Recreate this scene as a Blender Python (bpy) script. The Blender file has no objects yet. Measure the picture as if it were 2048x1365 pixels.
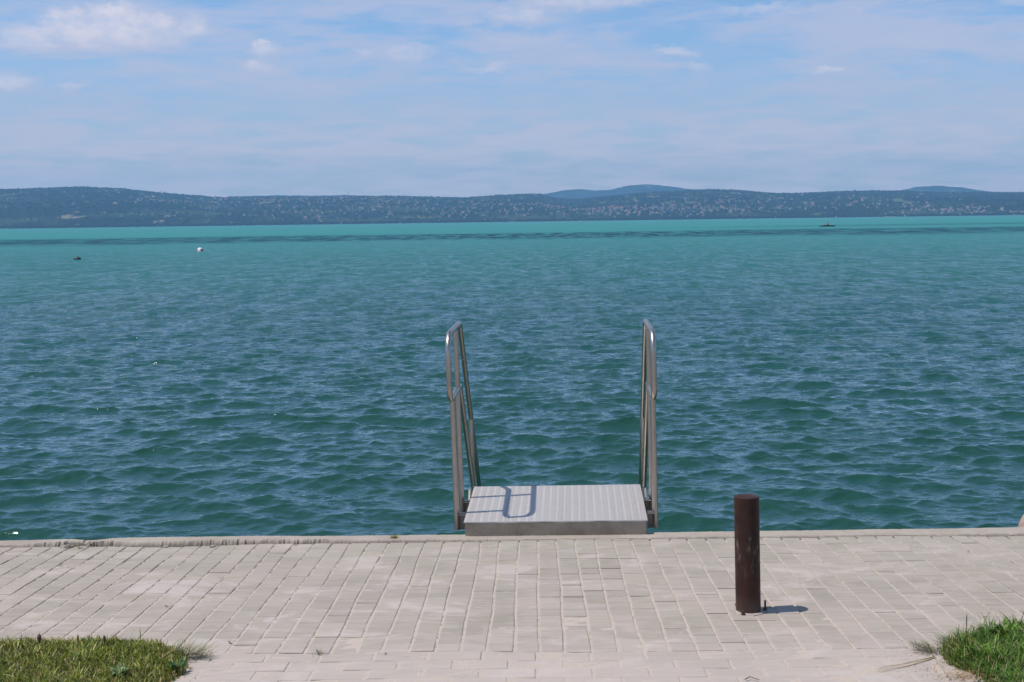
import bpy, math, random
import numpy as np
from math import sin, cos, pi, radians, atan2, sqrt, tan, exp
rng = np.random.default_rng(7); rnd = random.Random(11)
SC = bpy.context.scene; COL = SC.collection

# ------------------------------------------------------------------ camera
FPX = 2500.0; CX = 1024.0; CY = 682.5
PITCH = math.atan(239.5/FPX); ROLL = .0135; YAW = -.0172
CAM = np.array([0, 0, 1.797])
Fv = np.array([sin(YAW)*cos(PITCH), cos(YAW)*cos(PITCH), -sin(PITCH)])
R0 = np.array([cos(YAW), -sin(YAW), 0]); U0 = np.cross(R0, Fv)
Rv = R0*cos(ROLL)-U0*sin(ROLL); Uv = U0*cos(ROLL)+R0*sin(ROLL)
from mathutils import Matrix, Vector
cd = bpy.data.cameras.new('camera'); cam = bpy.data.objects.new('camera', cd); COL.objects.link(cam)
cam.matrix_world = Matrix(((Rv[0], Uv[0], -Fv[0], 0), (Rv[1], Uv[1], -Fv[1], 0), (Rv[2], Uv[2], -Fv[2], CAM[2]), (0, 0, 0, 1)))
cd.sensor_width = 36; cd.lens = FPX/2048*36; cd.clip_start = .1; cd.clip_end = 80000
SC.camera = cam

# ------------------------------------------------------------------ light, sky, exposure
SUN_EL = radians(66); SH = radians(9)            # shadows run to the right, slightly away
to_sun = Vector((-cos(SUN_EL)*cos(SH), -cos(SUN_EL)*sin(SH), sin(SUN_EL)))
sd = bpy.data.lights.new('sun', 'SUN'); so = bpy.data.objects.new('sun', sd); COL.objects.link(so)
sd.energy = 4.4; sd.angle = radians(.53); sd.color = (1, .94, .87)
so.rotation_euler = to_sun.to_track_quat('Z', 'Y').to_euler()
SC.view_settings.view_transform = 'Standard'; SC.view_settings.look = 'None'
SC.view_settings.gamma = 1; SC.view_settings.exposure = 0
W = bpy.data.worlds.new('World'); SC.world = W; W.use_nodes = True

class NT:
    """tiny node-graph helper"""
    def __init__(s, tree): s.t = tree; s.n = tree.nodes; s.l = tree.links
    def node(s, typ, ins=None, **kw):
        n = s.n.new(typ)
        for k, v in kw.items(): setattr(n, k, v)
        for k, v in (ins or {}).items():
            if hasattr(v, 'is_output'): s.l.new(v, n.inputs[k])
            else: n.inputs[k].default_value = v
        return n
    def math(s, op, a, b=0.0, c=None, clamp=False):
        d = {0: a, 1: b}
        if c is not None: d[2] = c
        n = s.node('ShaderNodeMath', d, operation=op); n.use_clamp = clamp; return n.outputs[0]
    def rng(s, v, a, b, c=0.0, d=1.0, smooth=False):
        n = s.node('ShaderNodeMapRange', {0: v, 1: a, 2: b, 3: c, 4: d})
        if smooth: n.interpolation_type = 'SMOOTHSTEP'
        return n.outputs[0]
    def mix(s, f, a, b, mode='MIX'):
        n = s.n.new('ShaderNodeMix'); n.data_type = 'RGBA'; n.blend_type = mode
        for k, v in ((0, f), (6, a), (7, b)):
            if hasattr(v, 'is_output'): s.l.new(v, n.inputs[k])
            else: n.inputs[k].default_value = v if k == 0 else (*v, 1)
        return n.outputs[2]
    def noise(s, vec, scale, detail=3, rough=.5, dist=0.0):
        return s.node('ShaderNodeTexNoise', {'Vector': vec, 'Scale': scale, 'Detail': detail, 'Roughness': rough, 'Distortion': dist}).outputs[0]
    def scalev(s, vec, sc):
        return s.node('ShaderNodeVectorMath', {0: vec, 1: sc}, operation='MULTIPLY').outputs[0]

w = NT(W.node_tree); w.n.clear()
sky = w.n.new('ShaderNodeTexSky'); sky.sky_type = 'NISHITA'; sky.sun_disc = False
sky.sun_elevation = SUN_EL; sky.sun_rotation = atan2(to_sun.x, to_sun.y)
sky.altitude = 100; sky.air_density = 1.0; sky.dust_density = .6; sky.ozone_density = 2.2
geo = w.node('ShaderNodeTexCoord').outputs['Generated']
sep = w.node('ShaderNodeSeparateXYZ', {0: geo})
X, Y, Z = sep.outputs
az = w.math('ARCTAN2', X, Y); el = w.math('ARCSINE', Z)
cvec = w.node('ShaderNodeCombineXYZ', {0: az, 1: el}).outputs[0]
# soft lavender veil of far cloud, long flat streaks that thicken towards the horizon
v1 = w.scalev(cvec, (1, 4.2, 1))
n1 = w.noise(v1, 5.5, 7, .58, .35)
n2 = w.noise(w.scalev(cvec, (1, 6.5, 1)), 17, 7, .6, .5)
veil = w.rng(w.math('ADD', w.math('MULTIPLY', n1, .72), w.math('MULTIPLY', n2, .28)), .40, .60, 0, 1, True)
lowf = w.rng(el, .0, .16, 1.0, .75)
veil = w.math('MULTIPLY', veil, lowf)
veil = w.math('MULTIPLY', veil, w.rng(el, .12, .55, 1, .05))
veil = w.math('MAXIMUM', veil, w.math('MULTIPLY', w.rng(el, .155, .05, 0, 1.0, True), w.rng(n2, .36, .58, .5, 1.12)))
# single clouds, each at its own bearing and height: (px x, px y, half width px, half height px, strength)
CL = [(200, 76, 225, 30, .85), (235, 40, 72, 30, 1.0), (140, 50, 70, 26, .95), (305, 52, 62, 26, .85), (385, 60, 40, 26, .75), (55, 84, 85, 22, .75), (90, 66, 50, 18, .7),
      (22, 166, 62, 17, .8), (-30, 160, 60, 16, .7), (140, 172, 36, 9, .6), (530, 104, 52, 13, .7), (522, 96, 26, 13, .8), (518, 136, 40, 13, .75), (560, 142, 45, 9, .45),
      (820, 108, 62, 17, .55), (845, 100, 34, 12, .5), (722, 106, 32, 10, .5), (1040, 34, 78, 18, .7), (950, 40, 80, 10, .45), (965, 140, 55, 9, .65), (1000, 132, 36, 7, .5), (1040, 88, 130, 20, .45), (1215, 68, 22, 16, .35),
      (1342, 101, 42, 10, .8), (1375, 108, 30, 9, .5), (1400, 136, 30, 12, .5), (1662, 142, 42, 9, .75), (1180, 4, 170, 13, .65), (1520, 20, 110, 10, .55), (1600, 14, 60, 7, .4), (1720, 12, 42, 9, .45), (1970, 58, 55, 8, .4), (2030, 4, 40, 10, .5),
      (660, 163, 85, 10, .4), (800, 30, 55, 12, .28), (445, 104, 85, 11, .3), (550, 62, 60, 9, .2), (1910, 228, 60, 12, .25), (370, 210, 40, 9, .3), (1780, 95, 120, 20, .25), (1200, 100, 110, 22, .3), (330, 158, 100, 16, .25), (900, 118, 60, 12, .3)]
nd = w.node('ShaderNodeTexNoise', {'Vector': w.scalev(cvec, (1, 2.0, 1)), 'Scale': 70, 'Detail': 6, 'Roughness': .62})
dv = w.node('ShaderNodeVectorMath', {0: nd.outputs[1], 1: (.5, .5, .5)}, operation='SUBTRACT').outputs[0]
dv = w.scalev(dv, (.020, .016, 0))
cv2 = w.node('ShaderNodeVectorMath', {0: cvec, 1: dv}, operation='ADD').outputs[0]
puff = None; topm = None
for (px, py, a, b, s) in CL:
    d_ = Fv+Rv*(px-CX)/FPX+Uv*(CY-py)/FPX; A = atan2(d_[0], d_[1]); E = math.asin(d_[2]/np.linalg.norm(d_)); b = b*1.2
    q = w.node('ShaderNodeVectorMath', {0: cv2, 1: (A, E, 0)}, operation='SUBTRACT').outputs[0]
    q = w.scalev(q, (FPX/a, FPX/b, 0))
    ln = w.node('ShaderNodeVectorMath', {0: q}, operation='LENGTH').outputs['Value']
    m = w.math('MULTIPLY', w.rng(ln, 1.15, .5, 0, 1, True), s)
    puff = m if puff is None else w.math('MAXIMUM', puff, m)
    if s >= .5:
        q2 = w.node('ShaderNodeVectorMath', {0: q, 1: (-.05, .26, 0)}, operation='SUBTRACT').outputs[0]
        l2 = w.node('ShaderNodeVectorMath', {0: q2}, operation='LENGTH').outputs['Value']
        m2 = w.rng(l2, 1.0, .25, 0, s, True); topm = m2 if topm is None else w.math('MAXIMUM', topm, m2)
grain = w.rng(w.noise(w.scalev(cvec, (1, 1.8, 1)), 60, 6, .62), .30, .66, .35, 1, True)
puff = w.math('MULTIPLY', puff, grain)
CLOUD_VEIL = (5.6, 5.3, 6.3); CLOUD_PUFF = (7.8, 7.1, 7.4); CLOUD_BASE = (5.3, 5.2, 6.4)
tint = w.mix(w.rng(el, .15, .6, 1, 0), (.95, 1.0, 1.03), (.84, 1.0, 1.20))
skyc = w.mix(1.0, sky.outputs[0], tint, 'MULTIPLY')
c = w.mix(w.math('MULTIPLY', veil, .85), skyc, w.mix(w.rng(el, .025, .10, 0, 1, True), (8.6, 7.6, 7.6), CLOUD_VEIL))
c = w.mix(w.math('MULTIPLY', puff, .9), c, w.mix(topm, CLOUD_BASE, CLOUD_PUFF))
bg = w.node('ShaderNodeBackground', {0: c, 1: .122})
w.l.new(bg.outputs[0], w.node('ShaderNodeOutputWorld').inputs[0])

# ------------------------------------------------------------------ placing helpers (pixel of a 2048 px survey -> metres)
def ray(x, y): return Fv+Rv*(x-CX)/FPX+Uv*(CY-y)/FPX
EDGE_Y = 7.004; SL = .0386
def at_z(x, y, z): d = ray(x, y); return CAM+d*(z-CAM[2])/d[2]
def at_pave(x, y): d = ray(x, y); return CAM+d*(EDGE_Y*SL-CAM[2])/(d[2]+d[1]*SL)
def pave_z(y): return (EDGE_Y-y)*SL
def azel(px, dist):  # world x,y at ground distance dist for an image column on the horizon
    a = YAW+math.atan((px-CX)/FPX); return dist*sin(a), dist*cos(a)
def hor(px): return 442.4-.0135*(px-CX)

def tag(o, label=None, cat=None, group=None, kind=None):
    if label: o['label'] = label
    if cat: o['category'] = cat
    if group: o['group'] = group
    if kind: o['kind'] = kind
    return o
def empty(name, loc=(0, 0, 0), rz=0):
    o = bpy.data.objects.new(name, None); o.location = loc; o.rotation_euler = (0, 0, rz); o.empty_display_size = .1
    COL.objects.link(o); return o
def mesh(name, verts, faces, mat, parent=None, smooth=False, loc=None):
    me = bpy.data.meshes.new(name); me.from_pydata([tuple(map(float, v)) for v in verts], [], [tuple(map(int, f)) for f in faces]); me.update()
    if isinstance(mat, (list, tuple)):
        for m in mat: me.materials.append(m)
    else: me.materials.append(mat)
    if smooth: me.shade_smooth()
    o = bpy.data.objects.new(name, me); COL.objects.link(o)
    if parent: o.parent = parent
    if loc is not None: o.location = loc
    return o
def fast_mesh(name, co, faces, mat, smooth=False, parent=None):
    """numpy arrays: co (n,3), faces (m,k)"""
    me = bpy.data.meshes.new(name); k = faces.shape[1]; m = len(faces)
    me.vertices.add(len(co)); me.vertices.foreach_set('co', co.astype(np.float32).ravel())
    me.loops.add(m*k); me.loops.foreach_set('vertex_index', faces.astype(np.int32).ravel())
    me.polygons.add(m); me.polygons.foreach_set('loop_start', np.arange(0, m*k, k, dtype=np.int32))
    me.update(calc_edges=True); me.materials.append(mat)
    if smooth: me.shade_smooth()
    o = bpy.data.objects.new(name, me); COL.objects.link(o)
    if parent: o.parent = parent
    return o
def vcol(o, name, arr):
    a = o.data.attributes.new(name, 'FLOAT_COLOR', 'POINT'); a.data.foreach_set('color', np.hstack([arr, np.ones((len(arr), 1))]).astype(np.float32).ravel())
def vflt(o, name, arr):
    a = o.data.attributes.new(name, 'FLOAT', 'POINT'); a.data.foreach_set('value', np.asarray(arr, np.float32).ravel())

class MB:
    """collects shapes into one mesh"""
    def __init__(s): s.v = []; s.f = []; s.mi = []
    def add(s, v, f, mi=0):
        b = len(s.v); s.v += [tuple(p) for p in v]; s.f += [tuple(i+b for i in q) for q in f]; s.mi += [mi]*len(f); return s
    def box(s, c, d, rz=0, bev=0.0, mi=0):
        x, y, z = d[0]/2, d[1]/2, d[2]/2; cr, sr = cos(rz), sin(rz); v = []; f = []
        if bev <= 0:
            for k in (-z, z):
                for (a, b) in ((-x, -y), (x, -y), (x, y), (-x, y)): v.append((c[0]+a*cr-b*sr, c[1]+a*sr+b*cr, c[2]+k))
            f = [(3, 2, 1, 0), (4, 5, 6, 7), (0, 1, 5, 4), (1, 2, 6, 5), (2, 3, 7, 6), (3, 0, 4, 7)]
        else:
            e = bev
            for (k, i) in ((-z, e), (-z+e, 0), (z-e, 0), (z, e)):
                for (a, b) in ((-x+i, -y+i), (x-i, -y+i), (x-i, y-i), (-x+i, y-i)): v.append((c[0]+a*cr-b*sr, c[1]+a*sr+b*cr, c[2]+k))
            f = [(3, 2, 1, 0), (12, 13, 14, 15)]
            for r in range(3):
                for i in range(4):
                    j = (i+1) % 4; f.append((r*4+i, r*4+j, r*4+4+j, r*4+4+i))
        return s.add(v, f, mi)
    def tube(s, path, rad, n=14, cap=True, mi=0):
        P = [Vector(p) for p in path]; rr = rad if isinstance(rad, (list, tuple)) else [rad]*len(P)
        t = (P[1]-P[0]).normalized(); u = t.orthogonal().normalized(); v = []; f = []
        for i, p in enumerate(P):
            tn = ((P[min(i+1, len(P)-1)]-P[max(i-1, 0)])).normalized()
            u = (u-tn*u.dot(tn)).normalized(); w_ = tn.cross(u)
            for k in range(n):
                a = 2*pi*k/n; v.append(p+(u*cos(a)+w_*sin(a))*rr[i])
        for i in range(len(P)-1):
            for k in range(n):
                k2 = (k+1) % n; f.append((i*n+k, i*n+k2, (i+1)*n+k2, (i+1)*n+k))
        if cap: f.append(tuple(range(n-1, -1, -1))); f.append(tuple((len(P)-1)*n+k for k in range(n)))
        return s.add(v, f, mi)
    def lathe(s, prof, n=24, c=(0, 0, 0), mi=0, lean=0.0):
        v = []; f = []
        for (r, z) in prof:
            for k in range(n):
                a = 2*pi*k/n; v.append((c[0]+r*cos(a)+lean*z, c[1]+r*sin(a), c[2]+z))
        for i in range(len(prof)-1):
            for k in range(n):
                k2 = (k+1) % n; f.append((i*n+k, i*n+k2, (i+1)*n+k2, (i+1)*n+k))
        f.append(tuple(range(n-1, -1, -1))); f.append(tuple((len(prof)-1)*n+k for k in range(n)))
        return s.add(v, f, mi)
    def build(s, name, mat, parent=None, smooth=False, loc=None, auto=None):
        o = mesh(name, s.v, s.f, mat, parent, smooth, loc)
        if any(s.mi): o.data.polygons.foreach_set('material_index', s.mi)
        if auto is not None:
            o.data.shade_smooth(); 
            try: o.data.set_sharp_from_angle(angle=radians(auto))
            except Exception: pass
        return o
def fillet(pts, rads, n=8):
    P = [Vector(p) for p in pts]; out = [P[0]]
    for i in range(1, len(P)-1):
        r = rads[i-1]; a = (P[i-1]-P[i]).normalized(); b = (P[i+1]-P[i]).normalized()
        ang = a.angle(b); d = r/tan(ang/2); p0 = P[i]+a*d; p1 = P[i]+b*d
        c = P[i]+(a+b).normalized()*(r/sin(ang/2))
        u = (p0-c); w_ = (p1-c); th = u.angle(w_)
        for k in range(n+1):
            t = k/n; out.append(c+(u*sin((1-t)*th)+w_*sin(t*th))/sin(th))
    out.append(P[-1]); return out

# ------------------------------------------------------------------ materials
def newmat(name):
    m = bpy.data.materials.new(name); m.use_nodes = True; t = NT(m.node_tree); b = m.node_tree.nodes['Principled BSDF']
    co = t.node('ShaderNodeTexCoord').outputs['Object']; return m, t, b, co
def setin(t, b, **kw):
    for k, v in kw.items():
        k = k.replace('_', ' ')
        if hasattr(v, 'is_output'): t.l.new(v, b.inputs[k])
        else: b.inputs[k].default_value = (*v, 1) if isinstance(v, tuple) and len(v) == 3 else v
def bump(t, b, h, strength=.3, dist=.01):
    n = t.node('ShaderNodeBump', {'Height': h, 'Strength': strength, 'Distance': dist}); t.l.new(n.outputs[0], b.inputs['Normal']); return n
def simple(name, c1, c2=None, rough=.6, metal=0.0, scale=20, bs=0.0, bd=.003, rr=None):
    m, t, b, co = newmat(name)
    n = t.noise(co, scale, 5, .6)
    setin(t, b, Base_Color=t.mix(t.rng(n, .35, .65, 0, 1), c1, c2 or tuple(x*.75 for x in c1)), Roughness=rough, Metallic=metal)
    if rr: setin(t, b, Roughness=t.rng(t.noise(co, scale*2.3, 4, .6), .3, .7, rr[0], rr[1]))
    if bs: bump(t, b, n, bs, bd)
    return m

def mat_pavers():
    m, t, b, co = newmat('pavers')
    at = t.node('ShaderNodeAttribute', attribute_name='tone').outputs['Color']
    fine = t.noise(co, 420, 3, .7); med = t.noise(co, 38, 5, .65); big = t.noise(co, 1.6, 4, .6)
    c = t.mix(t.rng(fine, .25, .75, 0, .30), at, (.25, .225, .20))
    c = t.mix(t.rng(med, .35, .7, 0, .22), c, (.30, .275, .245))
    # long mower-like drag streaks of dried sand
    st = t.noise(t.scalev(co, (1, 9, 1)), 5, 6, .7)
    c = t.mix(t.rng(st, .42, .70, 0, .5), c, (.45, .395, .355))
    st2 = t.noise(t.scalev(co, (1.5, 14, 1)), 9, 5, .7)
    c = t.mix(t.rng(st2, .52, .72, 0, .35), c, (.26, .225, .18))
    bl = t.noise(t.scalev(co, (1, 1.6, 1)), 2.1, 5, .65, .6)
    c = t.mix(t.rng(bl, .53, .64, 0, .6, True), c, (.47, .415, .385))
    c = t.mix(t.rng(bl, .47, .37, 0, .55, True), c, (.26, .235, .19))
    # thin film of dried sand: on the near band and in drifts
    yy = t.node('ShaderNodeSeparateXYZ', {0: co}).outputs[1]
    near = t.rng(yy, 5.25, 4.6, 0, .5, True)
    dr = t.math('MULTIPLY', t.rng(t.math('ADD', big, t.math('MULTIPLY', med, .25)), .50, .95, 0, 1), .2)
    c = t.mix(t.math('MAXIMUM', near, dr), c, (.47, .405, .37))
    # olive algae tint close to the lake side
    al = t.math('MULTIPLY', t.rng(yy, 5.9, 6.9, 0, .55, True), t.rng(t.noise(co, 2.3, 4, .6), .35, .65, .2, 1))
    c = t.mix(al, c, (.30, .28, .225))
    setin(t, b, Base_Color=c, Roughness=.85); b.inputs['Specular IOR Level'].default_value = .25
    bump(t, b, t.math('ADD', t.math('MULTIPLY', fine, .5), med), .5, .0018)
    return m
def mat_sand(name='joint_sand', dark=True):
    m, t, b, co = newmat(name)
    fine = t.noise(co, 300, 4, .75); med = t.noise(co, 60, 4, .6)
    c = t.mix(t.rng(fine, .3, .7), (.58, .50, .43), (.38, .32, .27))
    if dark:
        yy = t.node('ShaderNodeSeparateXYZ', {0: co}).outputs[1]
        pat = t.noise(co, 22, 4, .65)
        xx = t.node('ShaderNodeSeparateXYZ', {0: co}).outputs[0]
        dk = t.math('MULTIPLY', t.math('MULTIPLY', t.rng(yy, 5.3, 6.5, .0, 1, True), t.rng(xx, -.2, -1.6, .35, 1, True)), t.rng(pat, .44, .56, 0, 1))
        dk = t.math('MAXIMUM', dk, t.rng(t.math('MULTIPLY_ADD', xx, -.01, yy), 6.893, 6.905, 0, 1))
        c = t.mix(t.math('MULTIPLY', dk, .6), c, (.10, .085, .065))
    setin(t, b, Base_Color=c, Roughness=.95); b.inputs['Specular IOR Level'].default_value = .15
    bump(t, b, t.math('ADD', fine, med), .8, .004)
    return m
def mat_concrete(name='coping_concrete'):
    m, t, b, co = newmat(name); ls = t.node('ShaderNodeAttribute', attribute_name='lod').outputs['Fac']
    fine = t.noise(co, 260, 5, .75); big = t.noise(co, 4, 6, .65); med = t.noise(co, 30, 5, .7)
    c = t.mix(t.rng(big, .35, .65), (.41, .36, .30), (.33, .28, .235))
    c = t.mix(t.rng(fine, .5, .8, 0, .5), c, (.22, .19, .16))
    c = t.mix(t.rng(med, .62, .75, 0, .7), c, (.20, .17, .14))
    c = t.mix(t.math('MULTIPLY', ls, t.rng(med, .3, .6, .8, 1)), c, (.10, .075, .058))
    setin(t, b, Base_Color=c, Roughness=.9); bump(t, b, t.math('ADD', fine, med), .8, .005)
    return m
def mat_steel(name, base, r0, r1, stretch=(1, 1, 30), blot=.25, scale=14, dirt=(.20, .17, .14), metal=1.0):
    m, t, b, co = newmat(name)
    br = t.noise(t.scalev(co, stretch), scale, 5, .6); bl = t.noise(co, 11, 5, .65)
    c = t.mix(t.rng(bl, .42, .72, 0, blot), base, dirt)
    c = t.mix(t.rng(br, .3, .7, 0, .25), c, tuple(x*.8 for x in base))
    setin(t, b, Base_Color=c, Metallic=metal, Roughness=t.rng(t.math('ADD', br, bl), .7, 1.3, r0, r1))
    bump(t, b, br, .12, .0008)
    return m
M = {}
M['pavers'] = mat_pavers(); M['sand'] = mat_sand(); M['concrete'] = mat_concrete()
M['tube'] = mat_steel('stainless_tube', (.46, .415, .37), .30, .44, (18, 18, 1), .35)
M['plate'] = mat_steel('tread_aluminium', (.55, .505, .46), .38, .52, (1, 1, 1), .3, 30, (.36, .34, .36), .45)
M['skirt'] = mat_steel('brushed_skirt', (.36, .33, .29), .40, .55, (1, 1, 22), .7, 14, (.20, .16, .12), .8)
M['dark_steel'] = mat_steel('bracket_steel', (.25, .22, .20), .45, .6)
M['zinc'] = simple('zinc_plate', (.44, .39, .34), (.30, .26, .22), .6, .2, 60, .3, .001)

# ------------------------------------------------------------------ pavement (one sheet of real pavers)
JX, UW = .0105, .1052
def und(x, y):   # gentle settling of the paved surface
    return .0035*np.sin(1.3*x+.7)*np.sin(2.1*y)+.0025*np.sin(3.7*x+1.9*y)+.002*np.sin(7.1*x-2.0*y+1)
def wob(x, y, k): return .0035*np.sin(3.1*y+k*1.7)+.002*np.sin(8.3*y+k*2.9)
def edge_line(x): return 6.905+.010*x+ (-.03*exp(-((x+2.5)/.9)**2))
bv = []; bf = []; bt = []
def paver(x0, x1, y0, y1, tone, wk=None, dz=0.0):
    g = .0054; e = .0035
    j = [rnd.uniform(-.0012, .0012) for _ in range(4)]
    a0, a1 = x0+g+j[0], x1-g+j[1]; b0, b1 = y0+.0009+j[2]*.5, y1-.0009+j[3]*.5
    tx, ty = rnd.uniform(-.010, .010), rnd.uniform(-.010, .010); base = len(bv); mx, my = (x0+x1)/2, (y0+y1)/2
    for (ins, dn) in ((0, .03), (0, .0020), (e, 0)):
        for (a, b) in ((a0+ins, b0+ins*.6), (a1-ins, b0+ins*.6), (a1-ins, b1-ins*.6), (a0+ins, b1-ins*.6)):
            X_ = a+(wob(a, b, wk[0] if a < mx else wk[1]) if wk else 0)
            bv.append((X_, b, pave_z(b)+und(mx, my)+dz-dn+tx*(a-mx)+ty*(b-my)))
            bt.append(tone)
    bf.append((base+8, base+9, base+10, base+11))
    for r in (0, 4):
        for i in range(4):
            q = (i+1) % 4; bf.append((base+r+i, base+r+q, base+r+4+q, base+r+4+i))
TONES = [(.42, .365, .315), (.40, .355, .30), (.44, .375, .335), (.375, .33, .275), (.41, .35, .32), (.47, .41, .365), (.34, .30, .25)]
def tone(x, y):
    c = np.array([1, .985, .945])*np.array(TONES[min(6, int(abs(rnd.gauss(0, 1.7))))])*rnd.uniform(.72, .90)
    patch = sin(1.1*x+.6*y+2)*sin(2.3*y-.8*x); c = c*(1+.05*patch)
    return tuple(c)
BAND = 4.86
for k in range(-105, 106):
    x0 = JX+k*UW; y = BAND+.004; lim = edge_line(x0+UW/2)
    first = rnd.random()
    while y < lim-.02:
        L = UW*(1 if rnd.random() < .30 else 2)
        y1 = min(y+L, lim)
        if lim-y1 < .04: y1 = lim
        paver(x0, x0+UW, y, y1, tone(x0, y), (k, k+1), rnd.gauss(0, .0009)); y = y1
for r in range(26):
    y1 = BAND-.001-r*.1062; y0 = y1-.1062
    off = (.0 if r % 2 == 0 else .107)-.002
    for k in range(-52, 52):
        x0 = off+k*.2145; paver(x0, x0+.2145, y0, y1, tone(x0, y0), None, rnd.gauss(0, .0007)-.001)
pav = mesh('pavement', bv, bf, M['pavers']); vcol(pav, 'tone', np.array(bt)); tag(pav, kind='structure')
# joint filling between the pavers
gx = np.arange(-11.2, 11.2, .05); gy = np.concatenate([np.arange(2.1, 4.2, .1), np.arange(4.2, 6.98, .02)])
GX, GY = np.meshgrid(gx, gy, indexing='ij')
dep = np.interp(GY, [4.3, 4.86, 5.3, 6.2, 6.89, 6.91], [.0022, .0026, .0032, .0034, .0038, .016])
GZ = (EDGE_Y-GY)*SL+und(GX, GY)-dep+rng.normal(0, .0010, GX.shape)
def gridfaces(a, b): 
    i = np.arange((a-1)*(b-1)); r = i//(b-1); c_ = i % (b-1); q = r*b+c_
    return np.stack([q, q+b, q+b+1, q+1], 1)
js = fast_mesh('joint_sand', np.stack([GX, GY, GZ], -1).reshape(-1, 3), gridfaces(len(gx), len(gy)), M['sand'], True); tag(js, kind='structure')
# land behind and around
M['land'] = simple('land', (.09, .12, .04), (.14, .12, .07), .95, 0, 3, .5, .02)
lv = [(-60, -60, .12), (60, -60, .12), (60, 2.2, .12), (-60, 2.2, .12), (60, 6.85, -.03), (-60, 6.85, -.03)]
tag(mesh('ground', lv, [(0, 1, 2, 3), (3, 2, 4, 5)], M['land']), kind='structure')

# ------------------------------------------------------------------ quay wall with its crumbling coping
nx = 3000; xs = np.linspace(-12, 12, nx)
def crumble(x):  # how badly the inner arris is broken
    return (1.25*np.exp(-((x+2.53)/.19)**2)+.75*np.exp(-((x+2.2)/.13)**4)*0+.8*np.exp(-((x+2.72)/.22)**2)*.6+.55*np.exp(-((x+1.75)/.35)**2)+.45*np.exp(-((x+1.25)/.2)**2)+.16*np.exp(-((x+.5)/.5)**2)+.10)
def nz(x, s, seed):
    r_ = np.random.default_rng(seed); out = 0
    for k in range(6):
        fr = s*2**k; out = out+np.sin(x*fr*r_.uniform(.8, 1.2)+r_.uniform(0, 6))/2**(k*.55)
    return out/2.6
cr = crumble(xs)
inner = edge_line(0)+.010*xs+.006+np.array([-.03*exp(-((x+2.5)/.9)**2) for x in xs])
outer = 7.028+.020*np.clip(xs, -4, 4)+nz(xs, 2.5, 3)*.006-.05*np.exp(-((xs+2.53)/.09)**2)
topz = .010+nz(xs, 3, 4)*.0016+.014*np.exp(-((xs+2)/1.2)**2)
NR = 16; prof = []; LS = []
jag = np.abs(nz(xs, 9, 5))+.6*np.abs(nz(xs, 140, 6))
for r in range(NR):
    t_ = r/(NR-1)
    jr = .6*jag+.4*np.abs(nz(xs, 30, 60))+.12*np.abs(nz(xs, 90, 90+r))
    reach = cr*(.40+.6*jr)*.8                                  # how far (0..1) the break eats into the strip
    loss = np.clip((reach-t_)*3.2, 0, 1)*(1 if t_ < .62 else .30)
    zz = topz-loss*np.minimum((.030+.030*cr)*(.4+jr), .045)+rng.normal(0, .0005, nx)+rng.normal(0, .0022, nx)*loss
    if r == 0: zz = zz-.004-.004*jag
    prof.append(np.stack([xs, inner+(outer-inner)*t_+rng.normal(0, .002, nx)*loss, zz], 1)); LS.append(loss)
first = np.stack([xs, inner-.004-.003*jag, np.full(nx, -.05)], 1)
lip = prof[-1].copy(); lip[:, 1] += .008; lip[:, 2] -= .010
low = lip.copy(); low[:, 2] = -.70; low[:, 1] += .01
allr = [first]+prof+[lip, low]; LS = [np.ones(nx)*.8]+LS+[LS[-1], LS[-1]]
co = np.stack(allr, 1).reshape(-1, 3)
wq = fast_mesh('quay_wall', co, gridfaces(nx, len(allr)), M['concrete'], True); vflt(wq, 'lod', np.stack(LS, 1).ravel())
wq.data.set_sharp_from_angle(angle=radians(38))
tag(wq, 'pale concrete quay wall whose narrow coping edges the pavement, crumbled and dark at its left end', 'wall')

# ------------------------------------------------------------------ loose rubble in the broken stretch, and the boulder at the right
M['rubble'] = simple('broken_stone', (.38, .33, .28), (.10, .08, .065), .9, 0, 45, .7, .006)
M['boulder'] = simple('pinkish_rock', (.42, .30, .25), (.24, .17, .14), .9, 0, 22, .8, .012)
def rock(name, c, s, seed, mat, detail=2):
    import bmesh
    bm = bmesh.new(); bmesh.ops.create_icosphere(bm, subdivisions=detail, radius=1); r_ = random.Random(seed)
    ax = [Vector((r_.uniform(-1, 1), r_.uniform(-1, 1), r_.uniform(-1, 1))).normalized() for _ in range(9)]
    for v in bm.verts:
        d = 1.0
        for a in ax: d = min(d, .72/max(.001, v.co.dot(a))) if v.co.dot(a) > .72 else d
        d += sin(v.co.x*7+seed)*.04+sin(v.co.y*9+seed*2)*.04
        v.co = Vector((v.co.x*s[0]*d, v.co.y*s[1]*d, v.co.z*s[2]*d))
    me = bpy.data.meshes.new(name); bm.to_mesh(me); bm.free(); me.materials.append(mat)
    o = bpy.data.objects.new(name, me); o.location = c; o.rotation_euler = (r_.uniform(-.3, .3), r_.uniform(-.3, .3), r_.uniform(0, 3)); COL.objects.link(o); return o
rk = rock('boulder', (3.02, 7.27, -.08), (.20, .15, .17), 4, M['boulder'], 4)
tag(rk, 'pinkish brown rock beyond the quay edge at the far right', 'rock')
STN = [(128, 1096, .035, 'dark broken stone left in the biggest gap of the crumbled coping'), (165, 1097, .028, 'darker angular stone lodged right of the biggest gap in the coping'),
       (176, 1090, .022, 'pale chip of concrete beside the biggest gap in the coping'), (330, 1093, .020, 'small round stone in the dark crack of the left coping'),
       (425, 1093, .020, 'grey stone lodged in the crack where the left coping starts to narrow')]
for i, (px, py, s, lb) in enumerate(STN):
    p = at_pave(px, py); o = rock('broken_stone', (p[0], p[1]+.01, .0), (s*1.5, s, s*.62), 10+i, M['rubble'], 3); tag(o, lb, 'stone', 'loose stones in the broken coping')

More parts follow.
